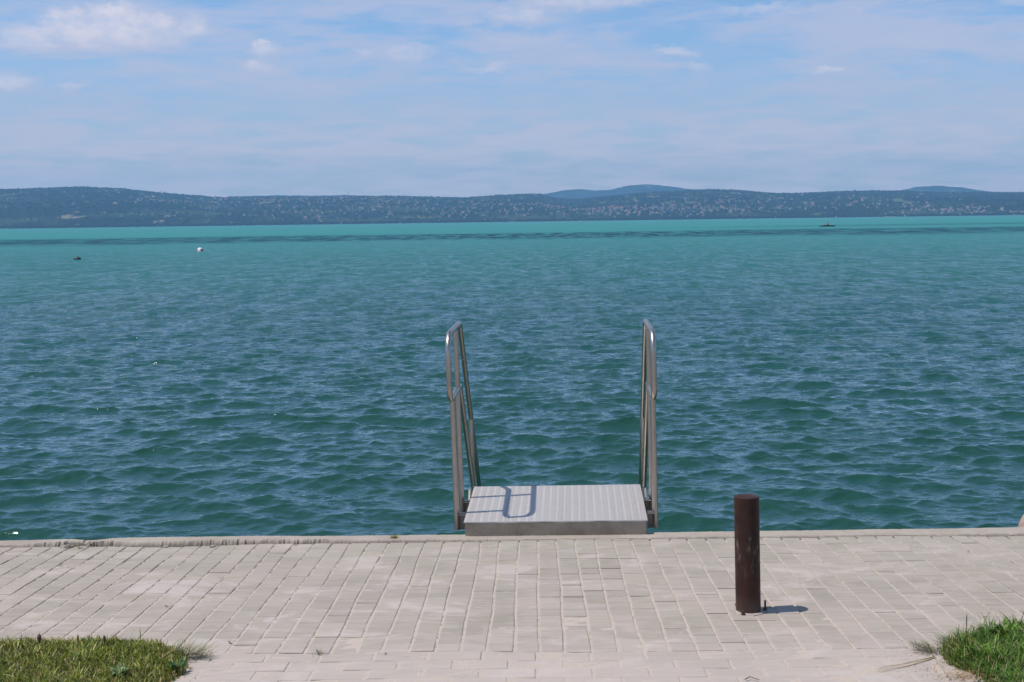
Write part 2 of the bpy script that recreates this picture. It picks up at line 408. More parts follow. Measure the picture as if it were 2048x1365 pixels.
# ------------------------------------------------------------------ water: real waves on a grid that coarsens with distance
WZ = -.60; HC = CAM[2]-WZ
r_ = 6.3; rad = [r_]
while r_ < 9500:
    st = max(.022, r_*r_/(HC*1250)*.42) if r_ < 330 else r_*.07
    r_ += st; rad.append(r_)
rad = np.array(rad); spc = np.gradient(rad)
def wings(a, b, s0):
    out = []; x = a; s = s0
    while x < b: x += s; s *= 1.12; out.append(x)
    return np.array(out)
core = np.arange(-.485, .455, .00085); wr = wings(.455, 1.50, .0008); wl = wings(.485, 1.50, .0008)
ang = np.concatenate([-wl[::-1], core, wr])+0*YAW
nr, na = len(rad), len(ang)
RR, AA = np.meshgrid(rad, ang, indexing='ij')
PX = RR*np.sin(AA); PY = RR*np.cos(AA)
H = np.zeros_like(PX); DX = np.zeros_like(PX); DY = np.zeros_like(PX)
NW = 130; lam = np.exp(rng.uniform(math.log(.085), math.log(2.2), NW)); lam.sort()
tot = 0; kept = np.zeros(nr)
for i, L in enumerate(lam):
    th = rng.normal(0, .68 if L < .35 else .48 if L < .8 else .36); k = 2*pi/L
    kx, ky = k*sin(th+.12), k*cos(th+.12)
    slope = (.030 if L < .42 else .018 if L < 1.0 else .008)+.022*exp(-(math.log(L/.55))**2/(2*.45**2)); a = slope/k
    att = np.exp(-(np.maximum(0, 1.35*spc*abs(cos(th))/L))**2*1.0)*np.exp(-(2.5*rad*.00085/L)**2)
    tot += slope**2; kept += (slope*att)**2
    nrw = int(np.searchsorted(-att, -.004)) if att.min() < .004 else nr
    if nrw < 2: continue
    s_ = slice(0, nrw)
    ph = kx*PX[s_]+ky*PY[s_]+rng.uniform(0, 2*pi)
    A_ = (a*att[s_])[:, None]
    H[s_] += A_*np.cos(ph); sn = np.sin(ph)*A_*1.05
    DX[s_] -= sn*kx/k; DY[s_] -= sn*ky/k
lod = np.sqrt(np.clip(1-kept/tot, 0, 1))
co = np.stack([PX+DX, np.maximum(PY+DY, 0), WZ+H], -1)
# keep the surface from poking back under the quay
wat_co = co.reshape(-1, 3)
def mat_water():
    m = bpy.data.materials.new('lake_water'); m.use_nodes = True; t = NT(m.node_tree); t.n.clear()
    co = t.node('ShaderNodeTexCoord').outputs['Object']; sp = t.node('ShaderNodeSeparateXYZ', {0: co}); x, y = sp.outputs[0], sp.outputs[1]
    lodn = t.node('ShaderNodeAttribute', attribute_name='lod').outputs['Fac']
    dist = t.node('ShaderNodeVectorMath', {0: co}, operation='LENGTH').outputs['Value']
    # ripples too fine for the mesh, and, far off, the waves the mesh no longer resolves
    na_ = t.noise(t.scalev(co, (1, 1.9, 0)), 11, 4, .6, .2)
    nb = t.noise(t.scalev(co, (.8, 1.6, 0)), 3.4, 4, .6, .2)
    nc_ = t.noise(t.scalev(co, (.55, 1.0, 0)), .42, 4, .6, .2)
    gust = t.noise(t.scalev(co, (1, 1.0, 0)), .035, 4, .6, .5)
    h = t.math('MULTIPLY', na_, t.math('MULTIPLY_ADD', gust, .006, .003))
    h = t.math('ADD', h, t.math('MULTIPLY', t.math('MULTIPLY', nb, lodn), .11))
    h = t.math('ADD', h, t.math('MULTIPLY', t.math('MULTIPLY', nc_, t.math('POWER', lodn, 3.0)), .50))
    bn = t.node('ShaderNodeBump', {'Height': h, 'Strength': 1.0, 'Distance': 1.0}).outputs[0]
    # body colour: green near; far turquoise has grazing reflection and haze painted in
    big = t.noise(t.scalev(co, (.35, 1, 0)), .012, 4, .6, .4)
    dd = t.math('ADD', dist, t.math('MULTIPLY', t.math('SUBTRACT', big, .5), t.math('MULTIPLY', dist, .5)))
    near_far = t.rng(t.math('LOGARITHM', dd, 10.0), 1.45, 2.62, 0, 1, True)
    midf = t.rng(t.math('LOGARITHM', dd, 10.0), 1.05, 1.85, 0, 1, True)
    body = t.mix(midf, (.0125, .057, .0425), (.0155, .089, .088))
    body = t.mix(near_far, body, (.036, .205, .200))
    # a belt of darker blue colour and weaker reflection across the lake
    q = t.math('ADD', y, t.math('MULTIPLY', t.math('SUBTRACT', t.noise(t.scalev(co, (1, .25, 0)), .02, 5, .65), .5), 60))
    belt = t.math('MULTIPLY', t.rng(q, 155, 185, 0, 1, True), t.rng(q, 275, 235, 0, 1, True))
    q2 = t.math('ADD', y, t.math('MULTIPLY', x, -.55))
    belt2 = t.math('MULTIPLY', t.math('MULTIPLY', t.rng(y, 300, 335, 0, 1, True), t.rng(y, 420, 350, 0, 1, True)), t.rng(x, 10, 110, 0, .6, True))
    bm_ = t.math('MAXIMUM', belt, belt2)
    bm_ = t.math('MULTIPLY', bm_, t.rng(t.noise(t.scalev(co, (1, .12, 0)), .5, 6, .75), .42, .56, .12, 1))
    body = t.mix(bm_, body, (.005, .034, .068))
    fr = t.node('ShaderNodeFresnel', {'IOR': 1.333, 'Normal': bn}).outputs[0]
    cap = t.rng(t.math('LOGARITHM', dist, 10.0), 1.2, 2.5, 1.15, .34)
    s1 = t.noise(t.scalev(co, (2.4, 1.1, 0)), 1.0, 4, .7, .3); s2 = t.noise(t.scalev(co, (.75, .26, 0)), 1.0, 5, .75, .3)
    stv = t.math('ADD', t.math('MULTIPLY', s1, .5), t.math('MULTIPLY', s2, .5))
    stv = t.rng(stv, .40, .61, .1, 1.75)
    stv = t.math('ADD', t.math('MULTIPLY', stv, lodn), t.math('SUBTRACT', 1.0, lodn))
    fac = t.math('MULTIPLY', t.math('MULTIPLY', fr, cap), stv); fac = t.math('MULTIPLY', t.math('MINIMUM', fac, .85), t.rng(bm_, 0, 1, 1, .6))
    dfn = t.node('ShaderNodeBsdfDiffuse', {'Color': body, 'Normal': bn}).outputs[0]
    gl = t.node('ShaderNodeBsdfGlossy', {'Color': (.86, .97, 1.05, 1), 'Roughness': t.rng(lodn, .1, .8, .012, .13), 'Normal': bn}).outputs[0]
    mx = t.node('ShaderNodeMixShader', {0: fac, 1: dfn, 2: gl}).outputs[0]
    t.l.new(mx, t.node('ShaderNodeOutputMaterial').inputs[0]); return m
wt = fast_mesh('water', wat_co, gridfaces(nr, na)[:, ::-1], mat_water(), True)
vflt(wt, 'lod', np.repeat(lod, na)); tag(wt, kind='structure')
print('water', nr, na, len(wat_co), 'rms slope', sqrt(tot/2))

# ------------------------------------------------------------------ the bathing ladder
LADX = -.46; KP = .033; LEAN = -.018
lad = empty('bathing_ladder', (.12, 7.03, 0))
tag(lad, 'stainless steel bathing ladder with chequered landing plate and two looped handrails at the quay edge', 'ladder')
off = Vector((-.12, -7.03, 0))
def L3(x0, y, z): return Vector((x0+KP*(y-7.17)+LEAN*z, y, z))+off
RT = .0165
for x0 in (-.459, .700):
    pts = [L3(x0, 8.37, -.01), L3(x0, 7.64, .795), L3(x0, 7.022, .782), L3(x0, 7.022, 1.163), L3(x0, 7.77, 1.168), L3(x0, 9.40, -.75)]
    MB().tube(fillet(pts, [.06, .085, .12, .06], 9), RT, 18).build('handrail', M['tube'], lad, auto=40)
    for (y, z0, z1) in ((7.168, .006, .768), (7.50, .02, 1.150), (8.36, -1.0, .52)):
        MB().tube([L3(x0, y, z0+(z1-z0)*k/4) for k in range(5)], RT*(.97 if y > 7.2 else 1), 18).build('post', M['tube'], lad, auto=40)
    # weld beads at the joints
    for (y, z) in ((7.168, .766), (7.50, .775), (7.50, 1.145)):
        prof = [(RT*1.0, -.004), (RT*1.16, -.001), (RT*1.16, .002), (RT*1.0, .005)]
        p = L3(x0, y, z); MB().lathe(prof, 16, p).build('weld_bead', M['tube'], lad, auto=60)
    sx = 1 if x0 > 0 else -1
    xin = (-.405 if x0 < 0 else .645)
    for y in (7.168, 7.50):
        a = L3(x0, y, .05); xi = xin+off.x+.028*(y-7)
        cxm = (a.x+xi)/2-.0*sx; wdt = abs(a.x-xi)-RT*.6
        m_ = MB(); m_.box((cxm, a.y+.010, .048), (wdt, .006, .088), 0, .001); m_.box((cxm, a.y+.028, .0945), (wdt, .040, .005), 0, .001)
        m_.build('bracket', M['dark_steel'], lad)
        MB().tube([(xi-.01*sx, a.y-.012, .094), (a.x+.004*sx, a.y-.012, .094)], .0028, 8).build('pin', M['tube'], lad)
    # side stringer that carries the under-water treads
    s_ = MB(); A0 = L3(x0-sx*.02, 7.80, .05); A1 = L3(x0-sx*.02, 9.2, -1.45); hv = Vector((0, .05, .045)); th = Vector((.006, 0, 0))
    s_.add([A0-hv-th, A0+hv-th, A1+hv-th, A1-hv-th, A0-hv+th, A0+hv+th, A1+hv+th, A1-hv+th], [(0, 1, 2, 3), (7, 6, 5, 4), (0, 4, 5, 1), (1, 5, 6, 2), (2, 6, 7, 3), (3, 7, 4, 0)])
    s_.build('stringer', M['dark_steel'], lad)
for k in range(4):
    y = 7.98+k*.21; z = -.10-k*.225; a = L3(-.44, y, z); b = L3(.68, y, z)
    MB().box(((a.x+b.x)/2, y+off.y, z), (b.x-a.x-.03, .16, .035), 0, .003).build('step', M['plate'], lad)
# landing: corner positions of the plate
P00 = Vector((-.409, 6.983, .0955)); P10 = Vector((.638, 7.000, .0945)); P01 = Vector((-.385, 7.77, .131)); P11 = Vector((.664, 7.79, .131))
def PQ(u, v, h=0): 
    p = P00*(1-u)*(1-v)+P10*u*(1-v)+P01*(1-u)*v+P11*u*v; return Vector((p.x, p.y, p.z+h))+off
pl = MB(); t_ = .004
cs = [PQ(0, 0), PQ(1, 0), PQ(1, 1), PQ(0, 1)]; dn = Vector((0, 0, -t_))
# thin sheet whose edge waves a little along the front
nn = 40; vt = []; ft = []
for i in range(nn+1):
    u = i/nn; wv = .0012*sin(u*19)+.0009*sin(u*43+1)
    a = PQ(u, 0); b = PQ(u, 1)
    vt += [a+Vector((0, -.004, -t_-.002+wv)), a+Vector((0, -.003, wv*.6)), b, b+dn]
for i in range(nn):
    for k in range(3):
        q = i*4+k; ft.append((q, q+4, q+5, q+1))
ft += [(0, 1, 2, 3), tuple(nn*4+k for k in (3, 2, 1, 0))]
pl.add(vt, ft)
NU, NV = 48, 30
for i in range(NU):
    for j in range(NV):
        u = (i+.5)/NU; v = (j+.5)/NV
        if (j+i//1) % 1 == 0:
            lng = (i % 2 == 0)
            if lng: offs = [0.0]
            else: offs = [0.0]
            c0 = PQ(u, v); L_, w_ = .0088, .0032
            if lng: ex, ey = Vector((L_, 0, 0)), Vector((0, w_, 0))
            else: ex, ey = Vector((w_, 0, 0)), Vector((0, L_, 0))
            hh = .0020 if lng else .0014; z_ = Vector((0, 0, 1))
            vv = [c0-ex, c0-ex*.5-ey, c0+ex*.5-ey, c0+ex, c0+ex*.5+ey, c0-ex*.5+ey, c0-ex*.45+z_*hh, c0+ex*.45+z_*hh]
            for q in vv[:6]: q.z += .0001
            pl.add(vv, [(0, 1, 6), (1, 2, 7, 6), (2, 3, 7), (3, 4, 7), (4, 5, 6, 7), (5, 0, 6)])
pl.build('tread_plate', M['plate'], lad)
sk = MB(); ins = .006
def ring(h0):
    out = []
    for (u, v) in ((.006, .004), (.994, .004), (.994, .992), (.006, .992)):
        out.append(PQ(u, v, -t_-.0025))
    return out
top = ring(0); bot = [Vector((p.x, p.y, (.004 if i < 2 else .045))) for i, p in enumerate(top)]
# front panel is folded: slight outward lip along the bottom, rounded corners
sk.add(top+bot, [(3, 2, 1, 0), (4, 5, 6, 7), (0, 1, 5, 4), (1, 2, 6, 5), (2, 3, 7, 6), (3, 0, 4, 7)])
sko = sk.build('box_frame', M['skirt'], lad)
bvm = sko.modifiers.new('b', 'BEVEL'); bvm.width = .004; bvm.segments = 3

# ------------------------------------------------------------------ bollard
def mat_bollard():
    m, t, b, co = newmat('rusty_brown_paint')
    n = t.noise(co, 14, 6, .7); f_ = t.noise(co, 260, 4, .8); s = t.noise(t.scalev(co, (1, 1, .25)), 55, 5, .7)
    c = t.mix(t.rng(n, .35, .7), (.052, .021, .013), (.022, .012, .009))
    # pale scuffs on the face towards the path, mid height
    z = t.node('ShaderNodeSeparateXYZ', {0: co}); msk = t.math('MULTIPLY', t.rng(z.outputs[2], .10, .26, 0, 1, True), t.rng(z.outputs[2], .42, .30, 0, 1, True))
    sc = t.math('MULTIPLY', msk, t.rng(t.math('ADD', s, t.math('MULTIPLY', f_, .5)), .80, .98, 0, .8))
    c = t.mix(sc, c, (.26, .23, .21))
    c = t.mix(t.rng(f_, .66, .80, 0, .5), c, (.20, .13, .10))
    lowd = t.math('MULTIPLY', t.rng(z.outputs[2], .09, .0, 0, .75), t.rng(s, .35, .6, .2, 1))
    c = t.mix(lowd, c, (.13, .095, .075))
    setin(t, b, Base_Color=c, Roughness=t.rng(n, .3, .7, .42, .62)); b.inputs['Specular IOR Level'].default_value = .22; bump(t, b, t.math('ADD', f_, n), .25, .0015); return m
M['bollard'] = mat_bollard()
BP = (.940, 5.428, pave_z(5.428)); bo = empty('bollard', BP)
tag(bo, 'dark brown round steel bollard standing alone on the pavers right of the ladder', 'bollard')
BL = -.020
MB().lathe([(.0548, .004), (.0550, .02), (.0550, .512), (.0546, .515)], 48, lean=BL).build('pipe', M['bollard'], bo, auto=40)
MB().lathe([(.0520, .505), (.0542, .514), (.0536, .5170), (.044, .5195), (.028, .5215), (.010, .5225), (.001, .5227)], 48, lean=BL).build('cap', M['bollard'], bo, auto=60)
bpm = MB(); n = 40; ringv = []
bpv = [((.077+.003*sin(5*k*2*pi/n)+.003*sin(3*k*2*pi/n+1))*cos(2*pi*k/n)  , (.073+.003*sin(4*k*2*pi/n))*sin(2*pi*k/n)) for k in range(n)]
bpm.add([(a, b, -.004) for a, b in bpv]+[(a, b, .0035) for a, b in bpv]+[(a*.95, b*.95, .0055) for a, b in bpv],
        [tuple(range(2*n, 3*n))]+[(r*n+k, r*n+(k+1) % n, (r+1)*n+(k+1) % n, (r+1)*n+k) for r in (0, 1) for k in range(n)])
bpm.build('base_plate', M['zinc'], bo, auto=50)
def bolt(x, y, h, r=.0045):
    b = MB(); b.lathe([(.0095, .0055), (.0095, .0135)], 6, (x, y, 0)); b.lathe([(r, .0135), (r, h-.001), (r*.7, h)], 12, (x, y, 0)); return b.build('anchor_bolt', M['bollard'], bo, auto=30)
bolt(.073, -.008, .050); bolt(-.034, -.066, .022, .005); bolt(-.04, .06, .022); bolt(.045, .055, .024)

# ------------------------------------------------------------------ grass: many single blades
def mat_blade():
    m, t, b, co = newmat('grass_blades')
    at = t.node('ShaderNodeAttribute', attribute_name='tone').outputs['Color']
    setin(t, b, Base_Color=at, Roughness=.45); b.inputs['Specular IOR Level'].default_value = .35
    tr = t.node('ShaderNodeBsdfTranslucent', {'Color': at}).outputs[0]
    mx = t.node('ShaderNodeMixShader', {0: .30, 1: b.outputs[0], 2: tr}).outputs[0]
    t.l.new(mx, t.n['Material Output'].inputs[0]); return m
M['blade'] = mat_blade(); M['soil'] = simple('soil', (.11, .085, .05), (.055, .045, .028), .95, 0, 60, .8, .01)
PL = np.array([(-9, 2.0), (-9, 5.12), (-2.6, 5.035), (-2.30, 5.005), (-2.02, 5.035), (-1.84, 5.045), (-1.62, 5.02), (-1.50, 4.95), (-1.40, 4.85), (-1.37, 4.74), (-1.345, 4.62), (-1.37, 4.5), (-1.42, 4.3), (-1.50, 3.8), (-1.6, 2.0)])
PR = np.array([(9, 2.0), (9, 5.5), (3.0, 5.32), (2.3, 5.20), (2.08, 5.135), (1.93, 5.06), (1.80, 5.0), (1.68, 4.93), (1.60, 4.84), (1.575, 4.74), (1.56, 4.66), (1.60, 4.57), (1.64, 4.50), (1.62, 4.35), (1.66, 3.8), (1.75, 2.0)])
def inside(P, x, y):
    c = np.zeros(len(x), bool); n = len(P)
    for i in range(n):
        x1, y1 = P[i]; x2, y2 = P[(i+1) % n]
        if y1 == y2: continue
        m = ((y1 > y) != (y2 > y)) & (x < (x2-x1)*(y-y1)/(y2-y1)+x1); c ^= m
    return c
def edist(P, x, y):
    d = np.full(len(x), 9.)
    for i in range(len(P)):
        a = P[i]; b = P[(i+1) % len(P)]; ab = b-a; t = np.clip(((x-a[0])*ab[0]+(y-a[1])*ab[1])/(ab@ab), 0, 1)
        d = np.minimum(d, np.hypot(x-a[0]-t*ab[0], y-a[1]-t*ab[1]))
    return d
def mound(P, x, y, h): return (EDGE_Y-y)*SL+.002+h*(1-np.exp(-edist(P, x, y)/.06))+.006*np.sin(x*17)*np.sin(y*23)*(1-np.exp(-edist(P, x, y)/.05))
def lawn(P, side, h, pal, seed, lenk):
    g = np.random.default_rng(seed)
    xa, xb = (-2.7, -1.30) if side < 0 else (1.50, 2.45)
    n1 = 46000; x = g.uniform(xa, xb, n1*2); y = g.uniform(4.15, 5.35, n1*2)
    k = inside(P, x, y); x, y = x[k][:n1], y[k][:n1]
    n2 = 42000; x2 = g.uniform(P[:, 0].min(), P[:, 0].max(), n2); y2 = g.uniform(2.2, 5.4, n2); k = inside(P, x2, y2) & ~((x2 > xa) & (x2 < xb) & (y2 > 4.15))
    ns = len(x); x = np.concatenate([x, x2[k]]); y = np.concatenate([y, y2[k]])
    nf = 9000; x3 = g.uniform(xa-.12, xb+.12, nf*3); y3 = g.uniform(4.2, 5.5, nf*3); k3 = ~inside(P, x3, y3); e3 = edist(P, x3, y3)
    patchy = .5+.5*np.sin(x3*41+3*np.sin(y3*17))*np.sin(y3*29+2); k3 &= g.random(nf*3) < np.exp(-e3/.016)*patchy*.8
    x3, y3 = x3[k3], y3[k3]; x = np.concatenate([x3, x]); y = np.concatenate([y3, y]); ns += len(x3); nfr = len(x3)
    n = len(x); ed = edist(P, x, y); base = mound(P, x, y, h); base[:nfr] = (EDGE_Y-y[:nfr])*SL+.003; ed[:nfr] = 0
    thin = (g.random(n) < .55*np.exp(-ed/.03)) & (np.arange(n) >= nfr)
    clump = .5+.5*np.sin(x*31+2*np.sin(y*19))*np.sin(y*37+1.5*np.sin(x*23))
    L = g.gamma(6, .0052*lenk, n)*(.55+.6*clump)*(.65+.35*np.clip(ed/.05, 0, 1)); L = np.clip(L, .008, .10)
    L[g.random(n) < .012] *= 1.9; L[thin] *= .4
    wd = g.uniform(.0009, .0021, n); wd[ns:] *= 2.6; L[ns:] *= 1.15
    wide = g.random(n) < .13; wd[wide] *= 2.3; L[wide] *= .75; L *= .78+.5*(.5+.5*np.sin(x*53+1.7*np.sin(y*47))*np.sin(y*61+seed))
    th = g.uniform(0, 2*pi, n); lean = g.uniform(.2, 1.35, n); lean[:nfr] = g.uniform(.9, 1.5, nfr); d = np.stack([np.cos(th), np.sin(th), 0*th], 1); s = np.stack([-np.sin(th), np.cos(th), 0*th], 1)
    V = []; prof = [(0, 1), (.4, .95), (.75, .65), (1, .06)]
    for (t, wk) in prof:
        cpos = np.stack([x, y, base-.003], 1)+d*(L*lean*t**1.8*.8)[:, None]+np.array([0, 0, 1])*(L*(t-.28*lean*t**2.2))[:, None]
        V += [cpos-s*(wd*wk)[:, None], cpos+s*(wd*wk)[:, None]]
    V = np.stack(V, 1).reshape(-1, 3)
    b0 = np.arange(n)*8; F = np.concatenate([np.stack([b0+2*q, b0+2*q+1, b0+2*q+3, b0+2*q+2], 1) for q in range(3)])
    pal = np.array(pal); big = .5+.5*np.sin(x*6.1+seed)*np.sin(y*7.7+1.3*seed)
    pi_ = np.where(g.random(n) < .16+.20*big, g.integers(3, len(pal), n), g.integers(0, 3, n)); c = pal[pi_]*(g.uniform(.45, 1.75, n)*(.75+.5*clump))[:, None]; dryf = (ed < .03) & (g.random(n) < .35); c[dryf] = np.array([.30, .24, .12])*g.uniform(.5, 1.2, n)[dryf][:, None]
    C = np.repeat(c, 8, 0)
    o = fast_mesh('grass', V, F, M['blade']); vcol(o, 'tone', C); tag(o, 'short green lawn grass growing over the %s corner of the pavement' % ('left' if side < 0 else 'right'), 'grass', kind='stuff')
    # soil under it
    xs_ = np.arange(P[:, 0].min(), P[:, 0].max(), .03); ys_ = np.arange(2.05, 5.5, .03); A, B = np.meshgrid(xs_, ys_, indexing='ij'); a, b = A.ravel(), B.ravel()
    ins = inside(P, a, b); z = np.where(ins, mound(P, a, b, h)-.002, (EDGE_Y-b)*SL-.03)
    so_ = fast_mesh('soil', np.stack([a, b, z], 1), gridfaces(len(xs_), len(ys_)), M['soil'], True); tag(so_, kind='structure')
palL = [(.145, .185, .022), (.085, .12, .014), (.22, .24, .035), (.30, .24, .07), (.22, .14, .05), (.46, .40, .20), (.26, .30, .06)]
palR = [(.070, .145, .018), (.045, .105, .012), (.12, .21, .028), (.20, .25, .04), (.20, .15, .06), (.40, .36, .18), (.19, .33, .05)]
lawn(PL, -1, .018, palL, 21, .8); lawn(PR, 1, .030, palR, 33, 1.4)

def tuft(name, c, n, L, wd, spread, col, seed, lean=(.2, 1.0), bias=None, wide=1.0):
    g = random.Random(seed); v = []; f = []; cl = []
    for i in range(n):
        th = g.uniform(0, 2*pi) if bias is None else bias+g.gauss(0, .6)
        bx, by = g.gauss(0, spread), g.gauss(0, spread*.8); l = L*g.uniform(.45, 1.15); ln = g.uniform(*lean); w_ = wd*g.uniform(.6, 1.2)
        cc = col[g.randrange(len(col))]; k = g.uniform(.8, 1.2); b = len(v)
        for (t, wk) in ((0, .6), (.3, 1), (.65, .9*wide), (1, .08)):
            px = bx+cos(th)*l*ln*t**1.5*.9; py = by+sin(th)*l*ln*t**1.5*.9; pz = l*(t-.45*ln*t**2)
            v += [(px+sin(th)*w_*wk, py-cos(th)*w_*wk, pz), (px-sin(th)*w_*wk, py+cos(th)*w_*wk, pz)]; cl += [tuple(x*k for x in cc)]*2
        f += [(b+2*q, b+2*q+1, b+2*q+3, b+2*q+2) for q in range(3)]
    o = mesh(name, v, f, M['blade'], loc=tuple(c)); vcol(o, 'tone', np.array(cl)); return o
G1 = [(.12, .19, .03), (.08, .14, .02), (.17, .16, .06)]; DRY = [(.30, .25, .14), (.22, .17, .09), (.38, .33, .20)]; BR = [(.10, .20, .03), (.15, .27, .045), (.12, .22, .03)]
p = at_pave(788, 1081); tag(tuft('grass_tuft', (p[0], p[1], p[2]+.012), 60, .030, .0012, .014, [(.20, .22, .04), (.14, .18, .03), (.26, .24, .07)], 3), 'tiny yellow green grass tuft growing in the coping joint left of the ladder', 'grass tuft')
p = at_pave(637, 1309); tag(tuft('grass_tuft', p, 22, .034, .0011, .010, G1+DRY, 4, (.7, 1.3)), 'small sparse weed tuft in the joint line right of the left lawn', 'grass tuft')
for (px, py, n_, L_, cl, lb, bias) in (
        (385, 1316, 130, .072, G1+DRY, 'straggling half dry grass runner spreading from the tip of the left lawn', 0.2),
        (355, 1312, 90, .080, DRY+G1, 'pale dry grass stalks at the right end of the left lawn', .6),
        (1858, 1305, 150, .065, G1+DRY+[(.10, .10, .05)], 'sparse grass runner reaching left out of the right lawn', 3.0),
        (1905, 1297, 130, .075, [(.05, .06, .03), (.08, .10, .04)]+G1, 'dark green grass tuft on the upper left shoulder of the right lawn', 2.8)):
    p = at_pave(px, py); tag(tuft('grass_tuft', (p[0], p[1], p[2]+.004), n_, L_, .0011, .028, cl, px, (.5, 1.35), bias), lb, 'grass tuft')
# broad-leaved weeds
for (px, py, n_, L_, w_, cl, lb) in (
        (2010, 1290, 34, .085, .0085, BR, 'bright green dandelion with broad leaves standing high on the right lawn'),
        (1955, 1330, 16, .060, .0070, BR, 'low broad leaved weed inside the right lawn below the dandelion'),
        (238, 1362, 12, .055, .0090, [(.16, .24, .09), (.20, .27, .12)], 'pale broad leaved weed at the bottom edge of the left lawn'),
        (170, 1330, 14, .050, .0055, BR, 'green broad leaved weed in the middle of the left lawn'),
        (350, 1348, 18, .050, .0060, [(.03, .09, .02), (.05, .12, .03)], 'dark green clover like weed at the right rim of the left lawn')):
    p = at_pave(px, py); hm = .035 if px > 1000 else .02; o = tuft('weed', (p[0], p[1], p[2]+hm), n_, L_, w_, .014, cl, px+1, (.5, 1.25), None, 1.1); tag(o, lb, 'plant')
# seed heads and stalks
M['bud'] = simple('seed_head_brown', (.15, .10, .035), (.08, .055, .025), .9, 0, 300, .8, .002)
M['budy'] = simple('withered_yellow', (.40, .28, .06), (.22, .14, .04), .8, 0, 200, .4, .002)
M['stalk'] = simple('stalk_green', (.16, .17, .05), (.12, .11, .05), .7, 0, 90)
def seedhead(px, pbase, ptip, r, mat, lb, n=10):
    p = at_pave(px, pbase+14); hgt = (pbase-ptip)/FPX*p[1]*1.03+.03
    o = empty('seed_stalk', (p[0], p[1], p[2]-.002)); tag(o, lb, 'plant')
    MB().tube([(0, 0, 0), (.001, 0, hgt*.5), (0, 0, hgt*.72)], .0014, 6).build('stalk', M['stalk'], o)
    z0 = hgt*.62; z1 = hgt
    MB().lathe([(r*.45, z0), (r*.9, z0+(z1-z0)*.25), (r, z0+(z1-z0)*.55), (r*.75, z0+(z1-z0)*.85), (r*.2, z1)], n).build('seed_head', mat, o, smooth=True)
seedhead(80, 1293, 1267, .0085, M['bud'], 'brown plantain seed head standing tallest on the left lawn')
seedhead(210, 1290, 1270, .0060, M['bud'], 'short dark seed head in the middle of the left lawn edge')
seedhead(233, 1292, 1271, .0060, M['budy'], 'withered yellow flower on the left lawn edge')
seedhead(157, 1290, 1268, .0050, M['budy'], 'spiky green yellow bud left of the two seed heads on the left lawn', 5)
seedhead(1932, 1290, 1226, .0022, M['bud'], 'single thin dark stalk rising from the right lawn')
# straw lying on the pavers by the right lawn
def stalk_on_ground(name, pxs, r, mat, lb, cat, lift=.004):
    P = [at_pave(*q) for q in pxs]; pts = [Vector((p[0], p[1], p[2]+lift+.004*abs(sin(i*1.7)))) for i, p in enumerate(P)]
    o = MB().tube(pts, [r*(1-.6*i/len(pts)) for i in range(len(pts))], 6).build(name, mat, smooth=True); tag(o, lb, cat); return o
M['straw'] = simple('straw', (.52, .40, .20), (.36, .25, .12), .8, 0, 80)
stalk_on_ground('straw', [(1870, 1318), (1845, 1327), (1815, 1335), (1785, 1341), (1756, 1347)], .0022, M['straw'], 'longer dry straw lying on the pavers left of the right lawn, the lower of two', 'straw')
stalk_on_ground('straw', [(1868, 1316), (1835, 1325), (1800, 1332), (1770, 1337), (1750, 1343)], .0016, M['straw'], 'thin dry straw lying just above the longer straw by the right lawn', 'straw')
stalk_on_ground('straw', [(325, 1330), (345, 1318), (362, 1307)], .0022, M['straw'], 'pale straw sticking out at the right end of the left lawn', 'straw', .03)
stalk_on_ground('twig', [(1490, 1361), (1500, 1358), (1510, 1360), (1518, 1364)], .0022, M['bud'], 'small bent brown twig on the pavers at the bottom edge below the bollard', 'twig')
# fallen leaves
def leaf(px, py, s, lb):
    p = at_pave(px, py); a = rnd.uniform(0, 3); v = []; f = []
    for i, (t, wk) in enumerate(((-1, .05), (-.5, .7), (0, 1), (.5, .75), (1, .05))):
        for sd_ in (-1, 1): v.append((cos(a)*t*s-sin(a)*sd_*wk*s*.4, sin(a)*t*s+cos(a)*sd_*wk*s*.4, .003+.3*s*t*t+.1*s*wk))
    f = [(2*i, 2*i+2, 2*i+3, 2*i+1) for i in range(4)]
    tag(mesh('fallen_leaf', v, f, M['bud'], loc=(p[0], p[1], p[2]+.002)), lb, 'leaf', 'dead leaves on the pavers')
leaf(156, 1191, .011, 'tiny dark dead leaf on the pavers at the far left'); leaf(333, 1215, .012, 'tiny brown dead leaf on the pavers above the left lawn tip')
leaf(460, 1288, .013, 'curled brown leaf on the joint right of the left lawn'); leaf(1936, 1105, .011, 'tiny dark leaf on the pavers at the far right near the coping')
leaf(1972, 1237, .012, 'tiny dark leaf on a joint above the right lawn'); leaf(771, 1310, .009, 'small dark leaf on the cross joint left of centre')
